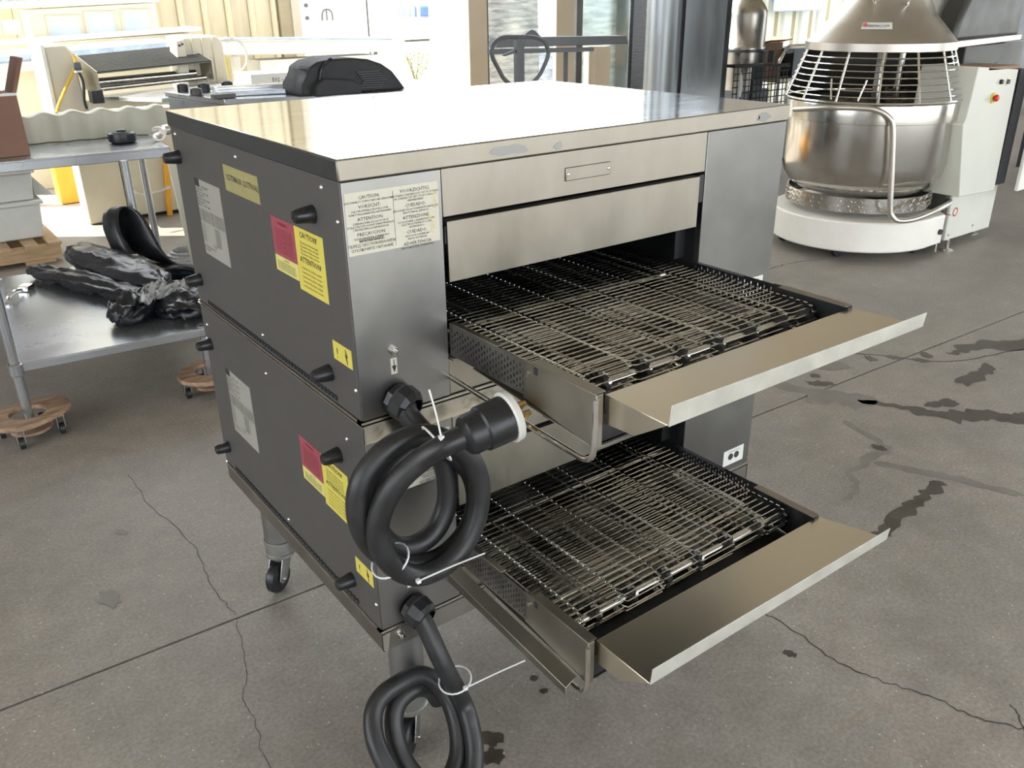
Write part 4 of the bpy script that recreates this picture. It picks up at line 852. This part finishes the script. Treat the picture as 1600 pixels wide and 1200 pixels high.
B().prism([(2.98, 8.98, 1.365), (5.25, 8.98, 1.30), (5.25, 9.62, 1.30), (2.98, 9.62, 1.365)], (0, 0, .012)).build('film_cover', BLUEF, bn)
B().box(3.4, 5.0, 9.05, 9.5, .55, 1.12).build('storage_panel', WHITEE, bn)
for x in (3.1, 5.0): B().box(x, x+.08, 9.1, 9.2, 0, 1.18).build('leg', WHITEE, bn)
wb = tag(B().box(1.93, 2.40, 5.5, 5.85, .9, 1.235).build('white_carton', WHITEP, bevel=.004), 'low white carton with scribbled digits behind the steel bars', 'box')
text_mesh([('502 - 1756', 0, 0, .045, 'CENTER')], INK, wb, (2.2, 5.498, 1.17), (1, 0, 0), (0, 0, 1)).location = (0, 0, 0)
tag(B().box(1.9, 2.45, 5.3, 5.95, 0, .898).build('white_drum_stand', WHITEE, bevel=.01), 'plain white base cabinet under the white carton', 'cabinet')

# ------------------------------------------------------------------ steel cabinet behind the oven, knobs, bars, motor cover
sc_ = thing('steel_chest', 'stainless chest with flat top just behind the ovens', 'chest', (1.7, 4.3, 0))
TP = [(.985, 3.93), (2.5, 3.50), (2.75, 4.85), (1.03, 5.05)]
TP = [(1.0, 4.52), (1.11, 3.76), (2.45, 3.35), (2.7, 4.55)]
B().prism([(x, y, .05) for x, y in TP], (0, 0, 1.155)).build('chest_body', CABM, sc_, bevel=.006)
B().prism([(x+(.01 if x > 2 else -.01), y+(.01 if y > 4 else -.01), 1.206) for x, y in TP], (0, 0, .03)).build('chest_top', TABLE, sc_, bevel=.004)
def knob(x, y, r, h, m, label, taper=0, stub=False):
    k = thing('round_knob', label, 'knob', (x, y, 1.237), 'knobs on the steel chest')
    B().lathe([(0, 0), (r*(1+taper), 0), (r*(1+taper), h*.12), (r, h*.2), (r*(1-taper*.4), h*.94), (r*.9, h), (0, h)], (x, y, 1.237), n=24).build('knob_body', m, k)
    B().lathe([(0, h), (r*.7, h), (r*.6, h+.004), (0, h+.004)], (x, y, 1.237), n=20).build('knob_cap', GREYP if m != MIXD else MIXD, k)
    if stub: B().cyl((x+r*.8, y, 1.237+h*.4), (x+r*1.6, y-.01, 1.237+h*.4), .012, n=10).build('stub', BOLT, k)
knob(1.075, 4.42, .034, .045, BLACKP, 'short black knob, leftmost of the four on the chest')
knob(1.055, 4.10, .036, .040, MIXD, 'grey tapered knob in front of the black ones', .15)
knob(1.17, 4.30, .036, .050, BLACKP, 'black knob with a side stub, between grey and farthest knobs', 0, True)
knob(1.33, 4.33, .036, .050, BLACKP, 'plain black knob, rightmost of the four on the chest')
def bar(pts, hgt, label, m=FILM):
    return tag(B().prism([(x, y, pts[0][2]) for x, y, _ in pts], (0, 0, hgt)).build('wrapped_bar', m, bevel=.004), label, 'bar', 'film wrapped steel bars on the chest')
bar([(1.13, 3.98, 1.238), (1.13, 3.90, 1.238), (1.90, 3.72, 1.238), (1.92, 3.82, 1.238)], .028, 'front blue film wrapped steel bar lying on the chest')
bar([(1.16, 4.12, 1.238), (1.16, 4.02, 1.238), (2.0, 3.90, 1.238), (2.02, 4.02, 1.238)], .045, 'rear blue film wrapped steel bar lying on the chest')
tag(B().box(1.06, 1.19, 3.80, 3.86, 1.238, 1.262).build('square_tube_offcut', MIXD, bevel=.002), 'short square steel tube offcut at the chest front edge', 'tube')
mc = thing('black_motor_cover', 'black moulded plastic motor cover with louvred vent on the chest', 'cover', (1.85, 3.6, 1.24))
b = B()
prof = [(1.50, 1.237), (1.505, 1.30), (1.54, 1.345), (1.56, 1.395), (1.62, 1.425), (1.72, 1.437), (1.84, 1.438), (1.95, 1.425), (2.04, 1.395), (2.11, 1.35), (2.16, 1.29), (2.20, 1.237)]
b.prism([(x, 3.56, z_) for x, z_ in prof], (0, .30, 0)); b.build('cover_shell', BLACKMAT, mc, bevel=.014)
b = B().prism([(1.56, 3.50, 1.237), (1.57, 3.50, 1.30), (1.62, 3.50, 1.335), (1.80, 3.50, 1.32), (1.86, 3.50, 1.29), (1.86, 3.50, 1.237)], (0, .08, 0)); b.build('cover_step', BLACKMAT, mc, bevel=.008)
B().tube(spline([(1.60, 3.55, 1.25), (1.615, 3.545, 1.34), (1.64, 3.545, 1.40), (1.70, 3.55, 1.440)], 4), .009, 8).build('clamp_strap', BLACKP, mc)
for i in range(8): B().box(1.90-.01*abs(i-3), 2.06-.012*abs(i-3), 3.548, 3.562, 1.262+.013*i, 1.268+.013*i).build('vent_louvre', DARKM, mc, smooth=False)
B().prism([(1.51, 3.62, 1.39), (1.57, 3.6, 1.37), (1.57, 3.6, 1.385)], (0, .01, 0)).build('latch_tab', BLACKMAT, mc)

# ------------------------------------------------------------------ pallet jack
pj = thing('pallet_jack', 'pallet jack with black loop handle standing behind the ovens', 'pallet jack', (3.44, 4.1, 0))
ring = [(3.30, 4.0, 1.20), (3.24, 4.0, 1.28), (3.19, 4.0, 1.36), (3.185, 4.0, 1.42), (3.215, 4.0, 1.465), (3.28, 4.0, 1.492), (3.36, 4.0, 1.495), (3.45, 4.0, 1.492), (3.55, 4.0, 1.487), (3.64, 4.0, 1.465), (3.69, 4.0, 1.42), (3.705, 4.0, 1.36), (3.665, 4.0, 1.28), (3.60, 4.0, 1.20), (3.45, 4.0, 1.12)]
B().tube(spline(ring, 4, True), .016, 10, closed=True).build('loop_handle', GREYP, pj)
B().box(3.40, 3.47, 3.985, 4.03, .35, 1.485).build('handle_shaft', GREYP, pj, bevel=.004)
B().prism([(3.27, 4.0, 1.375), (3.40, 4.0, 1.41), (3.40, 4.0, 1.385), (3.30, 4.0, 1.365)], (0, .01, 0)).build('release_lever', GREYP, pj)
B().cyl((3.35, 4.03, .09), (3.52, 4.03, .09), .08, n=20).box(3.3, 3.57, 4.08, 4.3, .1, .45).box(3.15, 3.31, 4.1, 5.3, .06, .11).box(3.56, 3.72, 4.1, 5.3, .06, .11).build('fork_base', ORANGE, pj)
# steel beam lying on goods behind
bm_ = thing('steel_channel_beam', 'dark grey steel channel beam resting on a stand behind the jack', 'beam', (4.1, 4.5, 0))
B().prism([(3.62, 4.55, 1.395), (4.78, 4.25, 1.39), (4.76, 4.25, 1.455), (3.64, 4.55, 1.47)], (0, .12, 0)).build('channel', GREYP, bm_, bevel=.003)
B().prism([(3.55, 4.5, 1.35), (4.42, 4.28, 1.345), (4.42, 4.28, 1.375), (3.55, 4.5, 1.385)], (0, .08, 0)).build('lower_channel', GREYP, bm_)
B().prism([(3.80, 4.45, 1.465), (3.98, 4.42, 1.465), (3.92, 4.43, 1.515), (3.89, 4.43, 1.525), (3.86, 4.44, 1.51)], (0, .05, 0)).build('clamp_block', GREYP, bm_, bevel=.004)
for x in (3.8, 4.3): B().cyl((x, 4.5, 0), (x, 4.5, 1.36), .02, n=10).build('prop', GREYP, bm_)

# ------------------------------------------------------------------ posts, wrapped goods, cabinet, cylinder
def post(x0, x1, y, label, m, dep=.06, h=1.95):  # cut below roof height to keep the posts out of the lid's reflection
    t = thing('building_post', label, 'post', ((x0+x1)/2, y, 0))
    B().box(x0, x1, y, y+dep, 0, h).build('post_shaft', m, t, bevel=.006)
    B().box(x0, x1, y-.04, y+dep+.03, 0, .02).build('base_plate', m, t)
post(4.475, 4.70, 6.2, 'wide tan painted steel post left of the pallet jack', COLM)
post(4.75, 4.80, 6.32, 'dark thin upright directly beside the wide tan post', MIXD, .06)
post(5.76, 6.02, 6.4, 'tan painted post between the wrapped pallets', COLM)
post(6.07, 6.16, 6.42, 'dark grey upright touching the second tan post', GREYP, .06)
def wrapped(x0, x1, y0, y1, h, m, label, bands=4):
    t = thing('wrapped_pallet', label, 'pallet', ((x0+x1)/2, (y0+y1)/2, 0), 'film wrapped pallet loads')
    B().box(x0, x1, y0, y1, .12, h).build('wrapped_load', m, t, bevel=.04)
    for i in range(5): B().box(x0+(x1-x0)*i/5+.02, x0+(x1-x0)*(i+1)/5-.02, y0, y1, .09, .11).build('deck_board', PINE, t)
    for i in range(3): B().box(x0, x1, y0+(y1-y0)*i/2.4, y0+(y1-y0)*i/2.4+.1, 0, .088).build('bearer', PINE, t)
wrapped(5.35, 6.25, 7.3, 8.4, 1.95, FILM, 'tall blue wrapped pallet load left of the second tan post')
wrapped(6.62, 7.42, 7.2, 8.2, 1.95, FILM, 'tall wrapped pallet load right of the second tan post')
wrapped(7.46, 7.85, 7.0, 7.5, 2.2, FILMD, 'narrow black wrapped load beside the steel cylinder')
gp_ = thing('glass_sheet', 'leaning clear greenish glass sheet by the steel cylinder', 'glass', (6.9, 6.6, 0))
GL = mat('greenish_glass', (.80, .92, .88), .03, 0, .02, 3, trans=.9)
B().box(6.20, 7.05, 6.60, 6.612, .05, 2.1).build('glass_pane', GL, gp_)
B().box(6.18, 7.07, 6.58, 6.63, 0, .05).build('base_channel', GREYP, gp_)
B().box(6.25, 6.48, 6.30, 6.5, .0, 1.25).build('x', COLM)
bpy.data.objects['x'].name = 'beige_block'; tag(bpy.data.objects['beige_block'], 'plain beige boxed pillar stub beneath the beam end', 'box')
tag(B().lathe([(0, 0), (.165, 0), (.165, 2.6), (.0, 2.6)], (5.68, 4.72, 0), n=40).build('steel_cylinder', CABM), 'tall stainless steel cylinder standing behind the oven lid', 'cylinder')
cbt = thing('stainless_cabinet', 'tall stainless cabinet right of the steel cylinder', 'cabinet', (6.3, 5.0, 0))
B().box(5.83, 6.42, 4.6, 4.66, .1, 2.5).build('cabinet_body', CABM, cbt, bevel=.006)
B().box(5.825, 5.835, 4.596, 4.605, .1, 2.5).build('door_gap', BLACKMAT, cbt)
B().box(6.42, 6.56, 4.66, 5.2, .1, 2.5).build('dark_side', DCAB, cbt)
B().box(5.85, 6.4, 4.61, 4.66, 0, .1).build('kick_base', DCAB, cbt)
tk = thing('steel_tank', 'domed stainless tank on a black stand right of the cabinet', 'tank', (7.3, 5.1, 0))
B().lathe([(0, 1.22), (.235, 1.22), (.235, 1.245), (.23, 1.25), (.23, 1.56), (.225, 1.60), (.20, 1.65), (.13, 1.74), (.09, 1.80), (.09, 1.95), (0, 1.95)], (7.45, 5.2, 0), n=40).build('tank_body', TANK, tk, ang=50)
B().lathe([(0, .80), (.25, .80), (.25, 1.19), (0, 1.19)], (7.45, 5.2, 0), n=36).build('lower_drum', TANK, tk)
B().lathe([(.20, 1.19), (.26, 1.19), (.26, 1.22), (.20, 1.22)], (7.45, 5.2, 0), n=36).build('stand_ring', DCAB, tk)
B().box(7.2, 7.7, 4.99, 5.45, .0, .80).build('stand_base', DCAB, tk)
for x in (7.45, 7.60): B().box(x, x+.02, 4.90, 4.97, 1.08, 1.2).build('bracket_arm', DCAB, tk)
bk = thing('wire_basket', 'black wire basket stack in front of the steel tank', 'basket', (7.05, 4.75, 0))
B().box(6.62, 7.52, 4.6, 4.88, 0, .55).build('basket_stand', DCAB, bk)
for i in range(15): B().cyl((6.62+.062*i, 4.6, .56), (6.60+.062*i, 4.6, 1.09), .006, n=6).build('basket_wire', WIREB, bk)
for i in range(9): B().cyl((6.60, 4.6, .58+.064*i), (7.50, 4.6, .58+.064*i), .006, n=6).build('basket_wire', WIREB, bk)
B().tube([(6.6, 4.6, 1.1), (7.5, 4.6, 1.07), (7.5, 4.86, 1.07), (6.6, 4.86, 1.1)], .012, 6, closed=True).build('basket_rim', WIREB, bk)
B().box(6.95, 7.10, 4.62, 4.66, .58, 1.1).build('blue_grey_pole', DCAB, bk)
lump('white_rag', (6.70, 4.585, .80), .02, .02, .2, 0, WHITEP, 'white scrap of film hanging on the wire basket', 'rag', 31, .3)
bx2 = thing('cardboard_box', 'open tan cardboard box behind the cart handle by the tank', 'box', (7.9, 5.2, .9))
B().box(7.74, 8.08, 5.15, 5.5, .9, 1.27).build('carton', CARD2, bx2, bevel=.003)
B().prism([(7.69, 5.15, 1.27), (8.02, 5.15, 1.27), (8.02, 4.98, 1.30), (7.62, 4.98, 1.30)], (0, 0, .005)).prism([(8.08, 5.15, 1.27), (8.08, 5.5, 1.27), (8.25, 5.5, 1.31), (8.25, 5.15, 1.31)], (0, 0, .005)).build('open_flap', CARD2, bx2)
ct = thing('utility_cart', 'steel handled cart behind the wire basket', 'cart', (8.0, 5.0, 0))
B().tube(spline([(7.68, 4.9, 1.03), (7.74, 4.9, 1.12), (7.80, 4.9, 1.20), (7.86, 4.9, 1.235), (7.95, 4.9, 1.24), (8.35, 4.9, 1.235)], 4), .018, 10).build('push_handle', CHROME, ct)
B().box(7.74, 8.6, 4.9, 5.55, .86, .898).build('cart_shelf', STEELH, ct)
for x, y in ((7.76, 4.92), (8.58, 4.92), (7.76, 5.53), (8.58, 5.53)): B().cyl((x, y, 0), (x, y, 1.03), .014, n=8).build('leg', STEELH, ct)
B().box(8.1, 8.55, 5.0, 5.4, .9, 1.2).build('dark_carton', DCAB, ct)

# ------------------------------------------------------------------ yard: corrugated fence, white wall, container wall, shrubs
fn = thing('corrugated_fence', 'tall tan corrugated metal fence in the yard behind the sheeter', 'fence', (3, 10.6, 0))
x = .6; i = 0
while x < 4.35:
    B().prism([(x, 10.60, 0), (x+.22, 10.60, 0), (x+.245, 10.55, 0), (x+.285, 10.55, 0), (x+.31, 10.60, 0), (x+.31, 10.62, 0), (x, 10.62, 0)], (0, 0, 4.2)).build('corrugated_panel', FENCEM, fn, smooth=False)
    B().box(x+.215, x+.237, 10.588, 10.60, 0, 4.2).build('rib_shade_strip', FENCED, fn, smooth=False)  # dark strip paints the shade beside each rib
    x += .31
B().box(4.33, 4.5, 10.52, 10.66, 0, 4.25).build('end_post', FENCED, fn)
B().box(4.5, 4.62, 10.50, 10.66, 0, 4.25).build('end_trim', COLM, fn)
ww = thing('white_building', 'white painted outbuilding with a dark door pull in the yard', 'building', (6, 12.2, 0))
B().box(4.9, 6.98, 12, 15, 0, 3.2).build('wall', WHITEW, ww)
B().box(4.85, 7.0, 11.9, 15.1, 3.2, 3.3).build('roof_edge', WHITEW, ww)
B().box(6.42, 6.44, 11.99, 12.0, 0, 3.1).build('door_gap', MIXD, ww)
B().tube(spline([(5.62, 11.97, 1.48), (5.63, 11.95, 1.60), (5.70, 11.94, 1.64), (5.78, 11.95, 1.60), (5.80, 11.97, 1.48)], 4), .012, 6).cyl((5.70, 11.96, 1.48), (5.70, 11.96, 1.63), .01, n=6).build('door_pull', GREYP, ww)
for z_ in (1.52, 1.70): B().cyl((5.38, 12, z_), (5.38, 11.97, z_), .03, n=10).build('hinge_bolt', GREYP, ww)
lfn = thing('low_mesh_fence', 'white railing fence with slats and mesh beside the white building', 'fence', (9, 14.5, 0))
for i in range(4): B().box(8.48+.13*i, 8.54+.13*i, 14.5, 14.53, 1.22, 1.95).build('picket', COLM, lfn)
B().box(8.3, 12, 14.48, 14.56, 1.12, 1.20).box(8.3, 12, 14.48, 14.56, 1.9, 2.0).build('rail', WHITEE, lfn)
B().prism([(8.5, 14.4, 1.00), (12, 14.4, 1.04), (12, 14.4, 1.08), (8.5, 14.4, 1.04)], (0, .05, 0)).build('lower_cable_tray', MIXD, lfn)
for x_ in (8.3, 12): B().box(x_, x_+.08, 14.5, 14.6, 0, 2.0).build('fence_post', WHITEE, lfn)
tag(B().prism([(9.15, 15.2, 1.44), (10.5, 15.2, 1.42), (10.5, 15.2, 1.68), (9.9, 15.2, 1.66), (9.15, 15.2, 1.66)], (0, .8, 0)).build('blue_tarpaulin', TARP, bevel=.05), 'blue tarpaulin covered load behind the railing fence', 'tarpaulin')
tag(B().box(9.1, 10.5, 15.25, 15.9, 0, 1.415).build('crate_under_tarpaulin', WHITEE), 'pale crate under the blue tarpaulin', 'crate')
def shrub(x, y, h, wd, label, seed):
    rnd = random.Random(seed); t = thing('dry_shrub', label, 'shrub', (x, y, 0), 'dry shrubs in the yard')
    b = B()
    for _ in range(260):
        p = Vector((x+rnd.gauss(0, wd*.4), y+rnd.gauss(0, wd*.3), h*(.25+.75*rnd.random()**.7)*(.85+.15*rnd.random())))
        d = Vector((rnd.uniform(-1, 1), rnd.uniform(-1, 1), rnd.uniform(-.2, 1))).normalized()*rnd.uniform(.04, .08); s = d.orthogonal().normalized()*.015
        b.poly([p, p+d*.5+s, p+d, p+d*.5-s])
    o = b.build('foliage', LEAF, t, smooth=False); o['kind'] = 'stuff'
    for _ in range(7): B().tube([(x, y, 0), (x+rnd.gauss(0, wd*.15), y, h*.4), (x+rnd.gauss(0, wd*.4), y+rnd.gauss(0, wd*.2), h*.9)], .008, 5).build('stem', LEAF, t)
shrub(8.1, 13.4, .95, .5, 'dry yellow shrub, left one before the railing fence', 41)
shrub(9.0, 13.5, .95, .5, 'dry shrub right of the other, near the tan post', 42)
cw = thing('container_wall', 'pale corrugated steel wall with khaki ribs in the far right yard', 'wall', (13, 9, 0))
x = 9.5; i = 0
while x < 22:
    B().prism([(x, 9.0, 0), (x+.10, 9.0, 0), (x+.13, 8.96, 0), (x+.30, 8.96, 0), (x+.33, 9.0, 0), (x+.40, 9.0, 0), (x+.40, 9.04, 0), (x, 9.04, 0)], (0, 0, 3.0)).build('wall_panel', CONTW, cw, smooth=False)
    B().box(x+.40, x+.50, 9.0, 9.04, 0, 3.0).build('khaki_rib', CONTD, cw, smooth=False)
    x += .5
tag(B().box(12.55, 14.0, 8.75, 8.8, 1.50, 2.5).build('pale_blue_sign', BLUEP, bevel=.03), 'blank pale blue rounded panel hanging on the corrugated wall', 'sign')
# dark machinery beyond the mixer
dk = thing('dark_rack', 'tall dark machine rack at the right edge beyond the mixer', 'rack', (8.3, 3.2, 0))
B().box(7.55, 9.6, 2.9, 3.9, .9, 2.4).build('rack_body', DCAB, dk)
B().box(7.5, 9.6, 2.85, 3.9, .84, .9).build('rack_shelf', COLM, dk)
for x_, y_ in ((7.55, 2.9), (9.5, 2.9), (7.55, 3.8), (9.5, 3.8)): B().box(x_, x_+.06, y_, y_+.06, 0, .85).build('leg', DCAB, dk)
